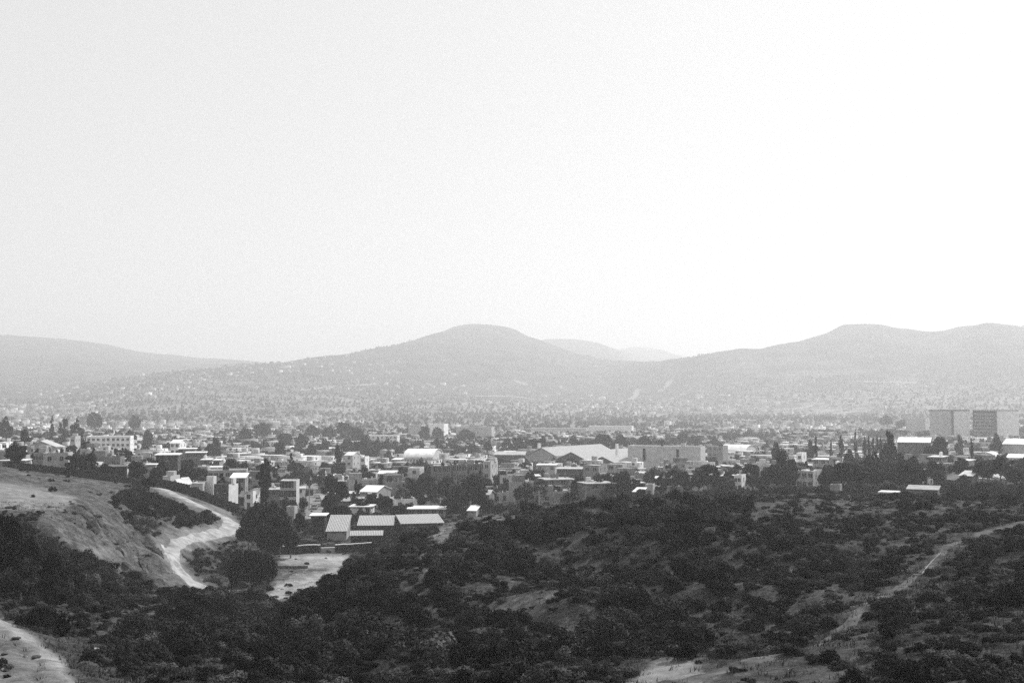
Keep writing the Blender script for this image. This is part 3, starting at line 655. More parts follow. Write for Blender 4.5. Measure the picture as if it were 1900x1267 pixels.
put('small two-storey white house with dark windows behind the ridge', H_, 1363, 1383, 884, 335, 6, -12, 'the white ridge house', wall=PW, rmat=RP, wins=2, size=(.8, 1.0))
put('hazy white tower block far beyond the grey slab', 'tower block', 1232, 1246, 782, 1500, 11, -12, 'the hazy white tower block', name='tower_block', wall=PW, rmat=RW, wins=0)
put('very long low hazy building behind the factory trees', 'building', 985, 1090, 795, 1120, 16, -4, 'the very long hazy building', wall=PP, rmat=RW, wins=0)
put('long hazy pale building behind the slab trees', 'building', 1092, 1176, 791, 1150, 16, -8, None, wall=PW, rmat=RW, wins=0)
put('pale hazy block of flats with white end, left of a twin', 'apartment block', 758, 790, 789, 1020, 12, -20, None, name='apartment_building', wall=PP, rmat=RW, wins=0)
put('hazy block of flats with bright white end wall', 'apartment block', 795, 832, 787, 1010, 12, -20, 'the hazy white-ended flats', name='apartment_building', wall=PW, rmat=RW, wins=0)
put('hazy grey block of flats right of the white-ended flats', 'apartment block', 846, 918, 793, 980, 14, -12, None, name='apartment_building', wall=PP, rmat=RW, wins=0)
put('house with windows, tanks and stepped roof left of the big round trees', H_, 1477, 1531, 876, 342, 10, -20, 'the tank-topped house', wall=PP, rmat=RW, wins=3, tank='black', roof='flat')
put('low white-roofed house behind the tank-topped house', H_, 1508, 1553, 852, 432, 9, -10, None, wall=PG, rmat=RW, roof='slab', wins=3)
put('house with bright flat roof and roof tank near the right edge', H_, 1723, 1758, 847, 402, 9, -12, 'the bright-roofed right house', wall=BR, rmat=RW, roof='slab', wins=3, tank='white')
put('long pale-grey two-storey house, nearest of the right-hand group', H_, 1725, 1775, 862, 362, 9, -10, None, wall=PG, rmat=RP, wins=4)
put('house with overhanging bright roof right of the long grey house', H_, 1774, 1808, 854, 385, 9, -14, None, wall=PG, rmat=RW, roof='slab', wins=2)
put('low house with wide dull roof half hidden by the thin-crowned tree', H_, 1780, 1816, 876, 335, 8, -12, None, wall=BR, rmat=RP, roof='shed', rise=.9, wins=1)
put('hall with long bright white roof below the twin towers', 'hall', 1665, 1728, 813, 565, 14, -3, 'the long white-roofed hall', name='storage_hall', wall=BD, rmat=RW, roof='shed', rise=1.8, wins=0)
put('bright low factory roofs at the right edge', 'hall', 1860, 1925, 815, 560, 20, -10, 'the right-edge roofs', name='storage_hall', wall=PP, rmat=RW, roof='gable', rise=2.2, wins=0)
put('small barrel-roofed store behind the thin-crowned tree', 'store', 1816, 1855, 840, 470, 10, -10, None, name='store', wall=PP, rmat=RW, roof='arch_front', rise=2, wins=0)
put('white house with dark window band at the right edge', H_, 1868, 1905, 843, 450, 9, -10, None, wall=PW, rmat=RW, roof='gable', rise=1.2, wins=3)
put('long low hut with pale roof on the right ridge', 'hut', 1684, 1743, 906, 262, 4, -6, 'the low ridge hut', name='hut', wall=BR, rmat=RP, roof='shed', rise=.5, wins=2, size=(.6, .6), minh=2.0)
put('narrow white-roofed shelter on the right ridge', 'shelter', 1634, 1666, 917, 235, 3, -10, None, name='shelter', wall=BD, rmat=RW, roof='slab', wins=0, minh=1.6)
put('pale flat hut half hidden by bushes before the big round tree', 'hut', 1542, 1561, 912, 270, 3, -10, None, name='hut', wall=BR, rmat=RP, wins=0, minh=1.8)
put('small white house left of the pointed trees', H_, 1479, 1495, 842, 470, 7, -15, None, wall=PW, rmat=RW, wins=1)
put('white slim house between the round trees and the grey houses', H_, 1715, 1727, 873, 345, 2, -30, None, wall=PW, rmat=RW, wins=1)
put('pale house with white roof at the gap of the eucalyptus', H_, 1622, 1641, 845, 440, 8, -12, None, wall=PW, rmat=RW, wins=1)
put('low pale block left of the twin towers', 'building', 1680, 1724, 776, 1100, 16, -12, None, wall=PP, rmat=RW, wins=0)
def towers():
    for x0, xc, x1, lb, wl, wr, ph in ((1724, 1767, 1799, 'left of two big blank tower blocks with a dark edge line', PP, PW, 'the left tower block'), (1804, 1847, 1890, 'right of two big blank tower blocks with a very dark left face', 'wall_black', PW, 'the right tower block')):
        r = 1000; c = at(xc, 762, r); g = h1(c.x, c.y); H = c.z - g; kx = r / F / (1 + ((xc - CX) / F) ** 2); wl_ = (xc - x0) * kx / math.cos(R(28)); wr_ = (x1 - xc) * kx / math.sin(R(62)) 
        root = empty('tower_block'); b = MB(); a = R(28); d1 = Vector((-math.cos(a), math.sin(a))); d2 = Vector((math.sin(R(62)), math.cos(R(62))))
        p0 = Vector((0, 0)); p1 = d1 * wl_; p2 = d2 * wr_; p3 = p1 + p2
        vs = [(p.x, p.y, z) for z in (-3, H) for p in (p0, p2, p3, p1)]
        b.add(vs, [(0, 1, 5, 4), (1, 2, 6, 5), (2, 3, 7, 6)], wr).add(vs, [(3, 0, 4, 7)], wl).add(vs, [(4, 5, 6, 7)], RP)  # wr paler than wl: the lighter right side is put into wall tone
        b.build('wall', root)
        q = MB()
        for s_, e_ in ((p0, p1), (p0, p2), (p1, p3), (p2, p3)): q.tube((s_.x, s_.y, H + .3), (e_.x, e_.y, H + .3), .5, .5, BD if x0 < 1800 else PG, 4)
        q.build('parapet', root)
        MB().box(-.9, .9, -1.2, -.05, -2, H - .1, BD).build('corner_strip', root)
        pn = MB(); dd = d1; nr_ = Vector((-math.sin(a), -math.cos(a)))
        for k in range(1, 9):
            for i in range(1, 9 if x0 > 1800 else 3):
                c0 = d1 * wl_ * (i / (9 if x0 > 1800 else 3)) ; z = H * k / 9; e0 = c0 - d1 * wl_ * .045; e1 = c0 + d1 * wl_ * .045; o_ = nr_ * .06
                pn.add([(e0.x + o_.x, e0.y + o_.y, z - .9), (e1.x + o_.x, e1.y + o_.y, z - .9), (e1.x + o_.x, e1.y + o_.y, z + .7), (e0.x + o_.x, e0.y + o_.y, z + .7)], [(0, 1, 2, 3)], BR if x0 > 1800 else PG)
        pn.build('window_grid', root)
        root.location = (c.x, c.y, g); root.rotation_euler = (0, 0, -math.atan2(c.x, c.y))
        tag(root, lb, 'tower block'); LAND.append((ph, (x0 + x1) / 2, 790, r)); FOOT.append((c.x, c.y + 15, 32))
towers()

# walls, poles, car, pipe, rocks
def wall_thing(label, a, b, hgt, th, m, cap=None, name='wall', cat='wall', seg=14):
    A = Vector(a); B = Vector(b); L_ = (B - A).length; d = (B - A) / L_; nrm = Vector((-d.y, d.x)) * th / 2; mb = MB(); top = MB()
    zt = [h1(*(A + (B - A) * i / seg)) + hgt for i in range(seg + 1)]
    for i in range(seg):
        p = A + (B - A) * i / seg; q = A + (B - A) * (i + 1) / seg; z = (zt[i] + zt[i + 1]) / 2
        vs = [(s.x, s.y, zz) for zz in (z - hgt - 2, z) for s in (p - nrm, q - nrm, q + nrm, p + nrm)]
        mb.add(vs, [(0, 1, 5, 4), (1, 2, 6, 5), (2, 3, 7, 6), (3, 0, 4, 7), (4, 5, 6, 7)], m)
        if cap:
            n2 = nrm * 1.3; vs = [(s.x, s.y, zz) for zz in (z + .003, z + .16) for s in (p - n2, q - n2, q + n2, p + n2)]
            top.add(vs, [(0, 1, 5, 4), (1, 2, 6, 5), (2, 3, 7, 6), (3, 0, 4, 7), (4, 5, 6, 7), (3, 2, 1, 0)], cap)
    root = empty(name); mb.build('wall_body', root)
    if cap: top.build('lit_top', root)
    return tag(root, label, cat)
def pt(px, r): v = at(px, 950, r); return (v.x, v.y)
wall_thing('backlit lot wall toned dark with lit pale top, left of the gap', pt(522, 262), pt(595, 262), 1.7, .35, 'wall_black', RW, 'boundary_wall')  # backlight put into colour: black face, white strip along the top
wall_thing('lower pale wall piece closing the gap in the lot wall', pt(595.5, 262.6), pt(622, 262.6), .95, .35, PG, RW, 'boundary_wall', seg=4)
wall_thing('backlit lot wall toned dark with lit pale top, right of the gap', pt(622.5, 262), pt(690, 262), 1.7, .35, 'wall_black', RW, 'boundary_wall')
wall_thing('low stone kerb wall across the middle of the pale dirt lot', pt(510, 244), pt(572, 243), .5, .5, BD, None, 'boundary_wall')
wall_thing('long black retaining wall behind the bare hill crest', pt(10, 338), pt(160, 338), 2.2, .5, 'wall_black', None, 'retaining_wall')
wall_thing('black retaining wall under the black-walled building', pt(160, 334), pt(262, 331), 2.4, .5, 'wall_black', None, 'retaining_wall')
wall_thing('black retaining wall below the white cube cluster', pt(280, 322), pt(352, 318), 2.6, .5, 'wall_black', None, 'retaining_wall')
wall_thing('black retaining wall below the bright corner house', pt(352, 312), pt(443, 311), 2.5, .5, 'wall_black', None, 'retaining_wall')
wall_thing('dark garden wall beside the dirt road upper end', pt(246, 312), pt(275, 305), 1.6, .5, 'wall_black', None, 'retaining_wall')
wall_thing('slanting dark bank wall under the dirt road', pt(246, 297), pt(330, 288), 1.3, .6, 'wall_black', None, 'retaining_wall')
def pole(px, top, r, label, arms=1):
    c = at(px, top, r); g = h1(c.x, c.y); H = max(5, c.z - g); root = empty('utility_pole')
    MB().cyl(0, 0, -.5, H, .17, 'wood_pole', .11, 8).build('post', root)
    for k in range(arms): MB().box(-.9, .9, -.06, .06, H - .5 - k * .8, H - .36 - k * .8, 'wood_pole').build('crossarm', root)
    root.location = (c.x, c.y, g); root.rotation_euler = (0, 0, R(10)); tag(root, label, 'utility pole')
pole(927, 911, 312, 'pale utility pole before the trees right of the big dark tree')
pole(817, 926, 318, 'pale utility pole standing behind the long single-storey house')
pole(1000, 909, 300, 'utility pole with crossarms at the foot of the tall conifer', 2)
pole(1087, 908, 330, 'short utility pole in front of the tall grey corner house')
pole(574, 905, 335, 'utility pole at the left edge of the pale street')
pole(700, 858, 470, 'thin pole in the middle of town, between the pale gabled house and the warehouse')
pole(455, 862, 400, 'thin pole above the long grey terrace', 2)
pole(1395, 860, 420, 'thin pole right of the big black tree, near the barrel hall')
pole(1240, 868, 420, 'thin pole in front of the long grey slab')
pole(1770, 838, 400, 'thin pole rising by the bright-roofed right house', 2)
pole(220, 838, 420, 'thin pole in front of the three-storey apartments')
def car(px, r, yaw, label):
    b = MB(); b.poly_x([(-2.1,.35),(2.1,.35),(2.15,.75),(1.9,.95),(-2.0,.95),(-2.15,.7)], -.82, .82, 'car_paint')
    root = empty('parked_car'); b.build('body', root)
    MB().poly_x([(-1.5,.953),(1.0,.953),(.45,1.45),(-1.1,1.47)], -.72, .72, 'glass').build('cabin', root)
    MB().box(-.66, .66, -1.0, .4, 1.475, 1.5, 'car_paint').build('roof', root)
    for sx in (-1, 1):
        for y in (-1.3, 1.3):
            wl = MB(); wl.cyl(0, 0, -.1, .1, .33, 'rubber', n=14).cyl(0, 0, -.11, .11, .18, 'frame', n=10)
            o = wl.build('wheel', root); o.location = (sx * .83, y, .33); o.rotation_euler = (0, R(90), 0)
    x, y = pt(px, r); root.location = (x, y, h1(x, y)); root.rotation_euler = (0, 0, R(yaw)); tag(root, label, 'car')
    FOOT.append((x, y, 3))
car(353, 372, 20, 'small pale car parked right of its neighbour below the brick house')
car(340, 374, 15, 'small pale car parked left of its neighbour below the brick house')
car(1240, 392, 70, 'pale car parked before the long grey slab')
car(590, 365, 5, 'pale car on the pale street, farther one')
car(583, 338, 5, 'pale car on the pale street, nearer one')
car(1418, 345, 80, 'pale car parked near the white ridge house')
def pipe():
    p = [hit(*q, r0=60, r1=180) for q in ((1711, 1076), (1722, 1060), (1734, 1047), (1746, 1036))]; v = [Vector((a, b, h1(a, b) + .55)) for a, b in p]
    m = MB()
    for a, b in zip(v, v[1:]): m.tube(a, b, .03, .03, 'plaster_grey', 8)
    o = m.build('water_pipe'); tag(o, 'thin pale pipe lying bent beside the hill track', 'pipe')
pipe()
rr_ = random.Random(5)
def rock_mesh(seed):
    r2 = random.Random(seed); me = bpy.data.meshes.new('rock'); import bmesh
    bm = bmesh.new(); bmesh.ops.create_icosphere(bm, subdivisions=2, radius=.5)
    for v in bm.verts: v.co *= 1 + r2.uniform(-.22, .22); v.co.z *= .6
    bm.to_mesh(me); bm.free(); me.materials.append(MATS['rock']); return me
ROCKM = [rock_mesh(i) for i in range(4)]; ROCKP = [m.copy() for m in ROCKM]
for m in ROCKP: m.materials[0] = MATS['rock_pale']
for i, (px, row, s, lb) in enumerate([(30,1186,.42,'dark rock lying on the bare dirt yard, upper one'), (66,1221,.5,'flat dark rock on the dirt yard beside the tyre tracks'), (178,1206,.4,'small pale rock among bushes right of the dirt yard'),
        (260,1229,.45,'pale flat stone among bushes near the picture bottom'), (1140,1081,.4,'tiny bright stone high on the shrubby hill'), (8,1215,.3,'small rock at the left border of the dirt yard'), (1455,1207,.35,'pale stone beside the lower hill track')]):
    x, y = hit(px, row, 45, 200); o = link('rock', ROCKM[i % 4] if 'dark' in lb or 'left border' in lb else ROCKP[i % 4]); o.location = (x, y, h1(x, y) + .08); o.scale = (s * 1.5, s, s * .8); o.rotation_euler = (0, 0, i * 1.3); tag(o, lb, 'rock')

def ledge(a, b, label, wd=1.0, hh=1.0):
    A = Vector(hit(*a, r0=150, r1=335)); B = Vector(hit(*b, r0=150, r1=335)); n = 9; rg = random.Random(int(a[0])); d = (B - A).normalized(); nr = Vector((-d.y, d.x)); mb = MB(); V = []
    for i in range(n + 1):
        t = i / n; p = A + (B - A) * t; taper = math.sin(math.pi * (.1 + .8 * t)); g = h1(p.x, p.y)
        for s_, z_ in ((-1.3, -.6), (-.7, .7), (.5, .9), (1.2, -.6)):
            q = p + nr * s_ * wd * taper * rg.uniform(.6, 1.2); V.append((q.x, q.y, g + z_ * hh * (taper * rg.uniform(.5, 1.2) if z_ > 0 else 1)))
    fs = [(i * 4 + k, i * 4 + (k + 1) % 4, i * 4 + 4 + (k + 1) % 4, i * 4 + 4 + k) for i in range(n) for k in range(4)] + [(3, 2, 1, 0), (n * 4, n * 4 + 1, n * 4 + 2, n * 4 + 3)]
    tag(mb.add(V, fs, 'shaded_ledge_rock').build('rock_ledge'), label, 'rock ledge')
mat('shaded_ledge_rock', .02, .07, 1.5, bump=.2)  # dark tone holds the shade under the overhanging ledges
for a, b, lb, w1, h1_ in [((146,938),(183,966),'long shade-dark rock ledge running down from the cut bench corner',.7,.7),((150,952),(172,975),'short shade-dark ledge under the long one at the cut bench',.6,.5),((166,962),(203,985),'thin shade-dark ledge lowest at the cut bench',.5,.4),
        ((163,972),(180,992),'shade-black hollowed rock below the thin ledge',1.3,1.6),((258,1001),(285,1018),'shade-dark broken ledge under the hollow of shrubs',.9,.8),((282,1016),(303,1036),'shade-dark ledge just left of the inner road bend',.8,.8),((215,1018),(232,1034),'shade-dark streak of rock in mid scree slope, upper',.6,.5),
        ((256,1026),(270,1060),'shade-dark rock streak in the middle of the scree slope',.6,.6),((228,1044),(244,1058),'short shade-dark rock streak low on the scree slope',.5,.5),((195,1045),(216,1072),'shade-dark rock streak above the ravine trees',.6,.6),((273,1048),(305,1085),'longest shade-dark streak, lowest on the scree beside the road',.6,.6),((338,1028),(372,1058),'shade-dark stone edge lining the inside of the road curve',.5,.5)]:
    ledge(a, b, lb, w1, h1_)

# ------------------------------------------------------------------ ordinary houses
def styles():
    out = []; rng = random.Random(11)
    comb = [('flat', PW, RW, 'white flat-roofed house'), ('flat', PP, RP, 'pale flat-roofed house'), ('slab', PG, RW, 'grey bright-roofed house'), ('slab', BR, RP, 'brick pale-roofed house'),
            ('flat', BR, RG, 'dull brick flat-roofed house'), ('gable', PP, RP, 'pale house with low gable'), ('shed', PG, RC, 'grey sheet-roofed house'), ('flat', PG, RP, 'grey flat-roofed house'),
            ('slab', BD, RW, 'dark bright-roofed house'), ('gable', BD, RG, 'dark house with dull gable'), ('flat', PP, RW, 'pale bright-roofed house'), ('slab', PW, RP, 'white slab-roofed house')]
    for i, (ro, wa, rm, ds) in enumerate(comb):
        for fl in ((1, 2) if ro in ('flat', 'slab') else (1,)):
            wd = rng.uniform(6, 9.5); dp = rng.uniform(6, 9.5); h = 2.75 * fl if ro in ('flat', 'slab') else 3.6
            out.append(dict(roof=ro, wall=wa, rmat=rm, w_=wd, d_=dp, h_=h, ds=('two-storey ' if fl == 2 else 'low ') + ds, wins=2 + (wd > 9), tank='black' if rng.random() < .5 else ('white' if rng.random() < .3 else None), tower=1.8 if fl == 2 and rng.random() < .4 else 0))
    return out
ST = styles()
def house_spots():
    rng = np.random.RandomState(3); S = []; cell = {}
    def ok(x, y, rad):
        k = (int(x // 25), int(y // 25))
        for a in (-1, 0, 1):
            for b in (-1, 0, 1):
                for q in cell.get((k[0] + a, k[1] + b), ()):
                    if (q[0] - x) ** 2 + (q[1] - y) ** 2 < (q[2] + rad) ** 2: return False
        for q in FOOT:
            if (q[0] - x) ** 2 + (q[1] - y) ** 2 < (q[2] + rad) ** 2: return False
        return True
    for it in range(50000):
        r = math.sqrt(rng.uniform(345 ** 2, 3700 ** 2)) if it > 14500 else math.sqrt(rng.uniform(340 ** 2, 1150 ** 2)); px = rng.uniform(-350, 2300); a = math.atan((px - CX) / F / 1.0)
        x, y = math.sin(a) * r, math.cos(a) * r
        if r > 1900:
            lim = 3500 if 150 < px < 760 else (3350 if px < 1400 else 3000)
            if r > lim or (r > 2600 and rng.rand() < .45) or rng.rand() < .15 + .8 * (r - 1900) / (lim - 1900) * (.75 if 150 < px < 760 else 1): continue
        if r > 1000 and fbm(np.array([x]), np.array([y]), 480, 3)[0] > .1: continue
        if r > 1300 and rng.rand() < .2: continue
        if fbm(np.array([x + 500]), np.array([y]), 70, 2)[0] > .42: continue
        # open wooded slope between the flats and the long house stays free, street too
        if 560 < px < 610 and r < 480: continue
        if 770 < px < 900 and r < 395: continue
        if px > 1180 and r < 330 + 10: continue
        if px > 1560 and px < 1700 and r < 420: continue
        rad = 4.3 if r < 1300 else 7.5
        if not ok(x, y, rad): continue
        cell.setdefault((int(x // 25), int(y // 25)), []).append((x, y, rad))
        S.append((r, x, y, px))
    S.sort(key=lambda q: (not -10 < q[3] < 1910, q[0])); return S
SPOTS = house_spots(); N_NAMED = sum(1 for o in C.objects if o.parent is None and o.get('category') == 'house')
dbg('house spots', len(SPOTS), 'named', N_NAMED)
N_IND = 296 - N_NAMED
def yaw_of(x, y): return -18 + 70 * float(fbm(np.array([x]), np.array([y]), 300, 1)[0]) + (90 if (int(x) % 3 == 0) else 0)
PROTO = {}
hr = random.Random(8)
pairs = []
for i, (r, x, y, px) in enumerate(SPOTS[:N_IND]):
    s = hr.randrange(len(ST)); s = hr.randrange(len(ST)) if ST[s]['wall'] == PW else s; st = ST[s]; far = r > 620; key = (s, far, hr.randrange(2))
    if key not in PROTO:
        kw = {k: v for k, v in st.items() if k != 'ds'}; kw['messy'] = True
        if far: kw.update(wins=2, sides=False, door=False, size=(1.9, 1.3))
        PROTO[key] = building('house', seed=s + 40 + 100 * key[2], **kw); o = PROTO[key]; index_kids()
    else: o = copy_tree(PROTO[key])
    o.location = (x, y, h1(x, y) - .2); o.rotation_euler = (0, 0, R(yaw_of(x, y))); q = hr.uniform(.72, 1.15); o.scale = (q, hr.uniform(.75, 1.1), hr.uniform(.88, 1.1))
    later_label(o, st['ds'], 'house', 'ordinary houses of the town')
def mass_houses():
    wm = [PW, PP, PG, BR, BD]; rm = [RW, RP, RG]; mats = wm + rm + ['glass']; V = []; Q = []; M = []; rng = np.random.RandomState(4)
    for (r, x, y, px) in SPOTS[N_IND:]:
        w2 = rng.uniform(2.6, 6.0) * (1.9 if rng.rand() < .04 else 1); d2 = rng.uniform(2.8, 5.0); h = 2.7 * (1 + (rng.rand() < .3)) + rng.uniform(-.3, .6); a = R(yaw_of(x, y)); z = h1(x, y)
        ca, sa = math.cos(a), math.sin(a); wi, ri = (rng.choice(5, p=[.10, .26, .28, .22, .14]), 5 + rng.choice(3, p=[.22, .40, .38])) if r < 1900 else (rng.choice(5, p=[.05, .18, .32, .30, .15]), 5 + rng.choice(3, p=[.05, .35, .60]))
        def bx(x0, x1, y0, y1, z0, z1, sm, tm):
            b = len(V)
            for zz in (z0, z1):
                for (u, v) in ((x0, y0), (x1, y0), (x1, y1), (x0, y1)): V.append((x + u * ca - v * sa, y + u * sa + v * ca, z + zz))
            for f in ((0,1,5,4), (1,2,6,5), (2,3,7,6), (3,0,4,7)): Q.append([b + k for k in f]); M.append(sm)
            Q.append([b + 4, b + 5, b + 6, b + 7]); M.append(tm)
        bx(-w2, w2, -d2, d2, -3, h, wi, ri)
        if rng.rand() < .35: bx(w2 * .1, w2 * .1 + 2.4, -1, 1.4, h + .01, h + 2, wi, ri)
        if rng.rand() < .3: bx(-w2 * 1.6, -w2 - .01, -d2 * .7, d2 * .6, -3, h * .6, wi, ri)
        if r < 1400:
            for k in range(int(round(h / 3))):
                for u in (-.5, .45):
                    bx(u * w2 - .6, u * w2 + .6, -d2 - .04, -d2 + .1, k * 3 + 1, k * 3 + 2.2, 8, 8)
                bx(w2 - .1, w2 + .04, -.6, .6, k * 3 + 1, k * 3 + 2.2, 8, 8)
    me = mesh_np('distant_houses', V, Q, mats, M); o = link('distant_houses', me)
    tag(o, 'countless small pale houses filling the far hazy valley and lower slopes', 'houses', None, 'stuff')
mass_houses()

# ------------------------------------------------------------------ vegetation
def leaf_cloud(rng, blobs, n, size, flat=1.0):
    B = np.array(blobs); p = B[:, 3] ** 2; p /= p.sum(); k = rng.choice(len(B), n, p=p); d = rng.normal(size=(n, 3)); d /= np.linalg.norm(d, axis=1)[:, None]
    rad = B[k, 3] * rng.uniform(.55, 1.08, n); c = B[k, :3] + d * rad[:, None] * np.array([1, 1, flat])
    nn = d + rng.normal(size=(n, 3)) * .42; nn /= np.linalg.norm(nn, axis=1)[:, None]
    u = np.cross(nn, rng.normal(size=(n, 3))); u /= np.linalg.norm(u, axis=1)[:, None]; v = np.cross(nn, u)
    s = size * rng.uniform(.6, 1.4, n)[:, None]
    V = np.stack([c - u * s, c - v * s * .6, c + u * s, c + v * s * .6], 1).reshape(-1, 3); V[:, 2] = np.maximum(V[:, 2], .02)
    Q = np.arange(n * 4).reshape(-1, 4); return V, Q
def crown_blobs(kind, rng):
    """crowns about 8 m tall and 6 m wide"""
    L_ = []
    if kind == 'round':
        for _ in range(26):
            d = rng.normal(size=3); d /= np.linalg.norm(d); q = rng.uniform(.3, 1) ** .5; L_.append((d[0]*2.3*q, d[1]*2.3*q, 4.9 + d[2]*2.3*q - .4*abs(d[0]), rng.uniform(.65, 1.15)))
    elif kind == 'tall':
        for _ in range(24):
            t = rng.uniform(0, 1); wd = 1.9 * math.sin(math.pi * (.15 + .75 * t)) ; a = rng.uniform(0, 6.28); q = rng.uniform(.2, 1); L_.append((math.cos(a)*wd*q, math.sin(a)*wd*q, 1.6 + 6.0*t, rng.uniform(.45, .95)*(1.15 - .5*t)))
    elif kind == 'conifer':
        for _ in range(34):
            t = rng.uniform(0, 1) ** 1.3; wd = 2.3 * (1 - t) ** .9 + .1; a = rng.uniform(0, 6.28); q = rng.uniform(.4, 1); L_.append((math.cos(a)*wd*q, math.sin(a)*wd*q, 1.0 + 6.9*t, .25 + .55*(1 - t)))
    elif kind == 'cypress':
        for _ in range(18):
            t = rng.uniform(0, 1); wd = .8 * math.sin(math.pi * (.2 + .75 * t)); a = rng.uniform(0, 6.28); L_.append((math.cos(a)*wd, math.sin(a)*wd, .8 + 6.9*t, .3 + .8 * math.sin(math.pi * (.15 + .8 * t))))
    elif kind == 'sparse':
        for _ in range(22):
            d = rng.normal(size=3); d /= np.linalg.norm(d); q = rng.uniform(.5, 1); L_.append((d[0]*2.6*q, d[1]*2.6*q, 4.8 + d[2]*2.5*q, rng.uniform(.5, .9)))
    return L_
TR = {}
def trunk_mesh(kind, seed):
    r = random.Random(seed); b = MB(); top = 7.2 if kind in ('conifer', 'cypress') else (6 if kind == 'tall' else 3.6)
    p = Vector((0, 0, -.6)); n = 5
    for i in range(n):
        q = Vector((r.uniform(-.2, .2), r.uniform(-.2, .2), -.6 + (top + .6) * (i + 1) / n)); b.tube(p, q, .28 * (1 - i / (n + 1)), .28 * (1 - (i + 1) / (n + 1)), 'trunk'); p = q
    for i in range(7):
        z = r.uniform(.35, .9) * top; a = r.uniform(0, 6.28); l = r.uniform(1.2, 2.2) * (.5 if kind in ('conifer', 'cypress') else 1)
        b.tube((0, 0, z), (math.cos(a) * l, math.sin(a) * l, z + l * .7), .1, .03, 'trunk', 5)
    return b.mesh('trunk')
VAR = {'round': 5, 'tall': 3, 'conifer': 3, 'cypress': 2, 'sparse': 3}
SPEC = {'near': (7000, .17), 'mid': (2600, .27), 'far': (650, .5)}
LEAF = {'round': 'leaf', 'tall': 'leaf', 'conifer': 'leaf', 'cypress': 'leaf', 'sparse': 'leaf_pale'}
def tree_mesh(kind, v, lod):
    k = (kind, v, lod)
    if k not in TR:
        rng = np.random.RandomState(hash_(kind) + v * 13); bl = crown_blobs(kind, rng); n, s = SPEC[lod]
        if kind == 'sparse': n = int(n * .55)
        if kind == 'cypress': n = int(n * .5)
        V, Q = leaf_cloud(rng, bl, n, s); TR[k] = (mesh_np('crown', V, Q, ['leaf_mid' if (kind == 'round' and v == 3) else LEAF[kind]]), trunk_mesh(kind, v))
    return TR[k]
def hash_(s): return sum(ord(c) * (i + 3) for i, c in enumerate(s))
TDESC = {'round': 'dark round-crowned tree', 'tall': 'tall ragged dark tree', 'conifer': 'dark pointed conifer', 'cypress': 'slim dark cypress', 'sparse': 'pale thin-crowned tree'}
tr_rng = random.Random(21)
TCOUNT = [0]
def tree(x, y, g, H, W, kind, label=None, v=None):
    r = math.hypot(x, y); lod = 'near' if r < 260 else ('mid' if r < 560 else 'far'); v = tr_rng.randrange(VAR[kind]) if v is None else v
    cm, tm = tree_mesh(kind, v, lod); root = empty('tree' if kind not in ('cypress', 'conifer') else kind + '_tree')
    link('crown', cm, root); link('trunk', tm, root)
    bw_ = {'cypress': 2.4, 'tall': 4.6, 'conifer': 5.2, 'round': 6.2, 'sparse': 6.6}[kind]
    root.location = (x, y, g); root.scale = (W / bw_, W / bw_, H / 8.0); root.rotation_euler = (0, 0, tr_rng.uniform(0, 6.28)); TCOUNT[0] += 1
    if label: tag(root, label, 'tree')
    else: later_label(root, ('tall ' if H > 11 and kind == 'round' else '') + TDESC[kind], 'tree', 'trees of the town')
    return root
def treep(px, top, r, wpx, kind, label=None, land=None):
    c = at(px, top, r); g = h1(c.x, c.y); H = c.z - g; W = wpx * r / F / (1 + ((px - CX) / F) ** 2)
    if H < 2.5: H = 2.5; g = c.z - H if c.z - H < g else g
    if H > 24: dbg('TREE', px, top, r, round(H, 1))
    tree(c.x, c.y, g, H, W, kind, label)
    if land: LAND.append((land, px, (top + proj(c.x, c.y, g)[1]) / 2, r))
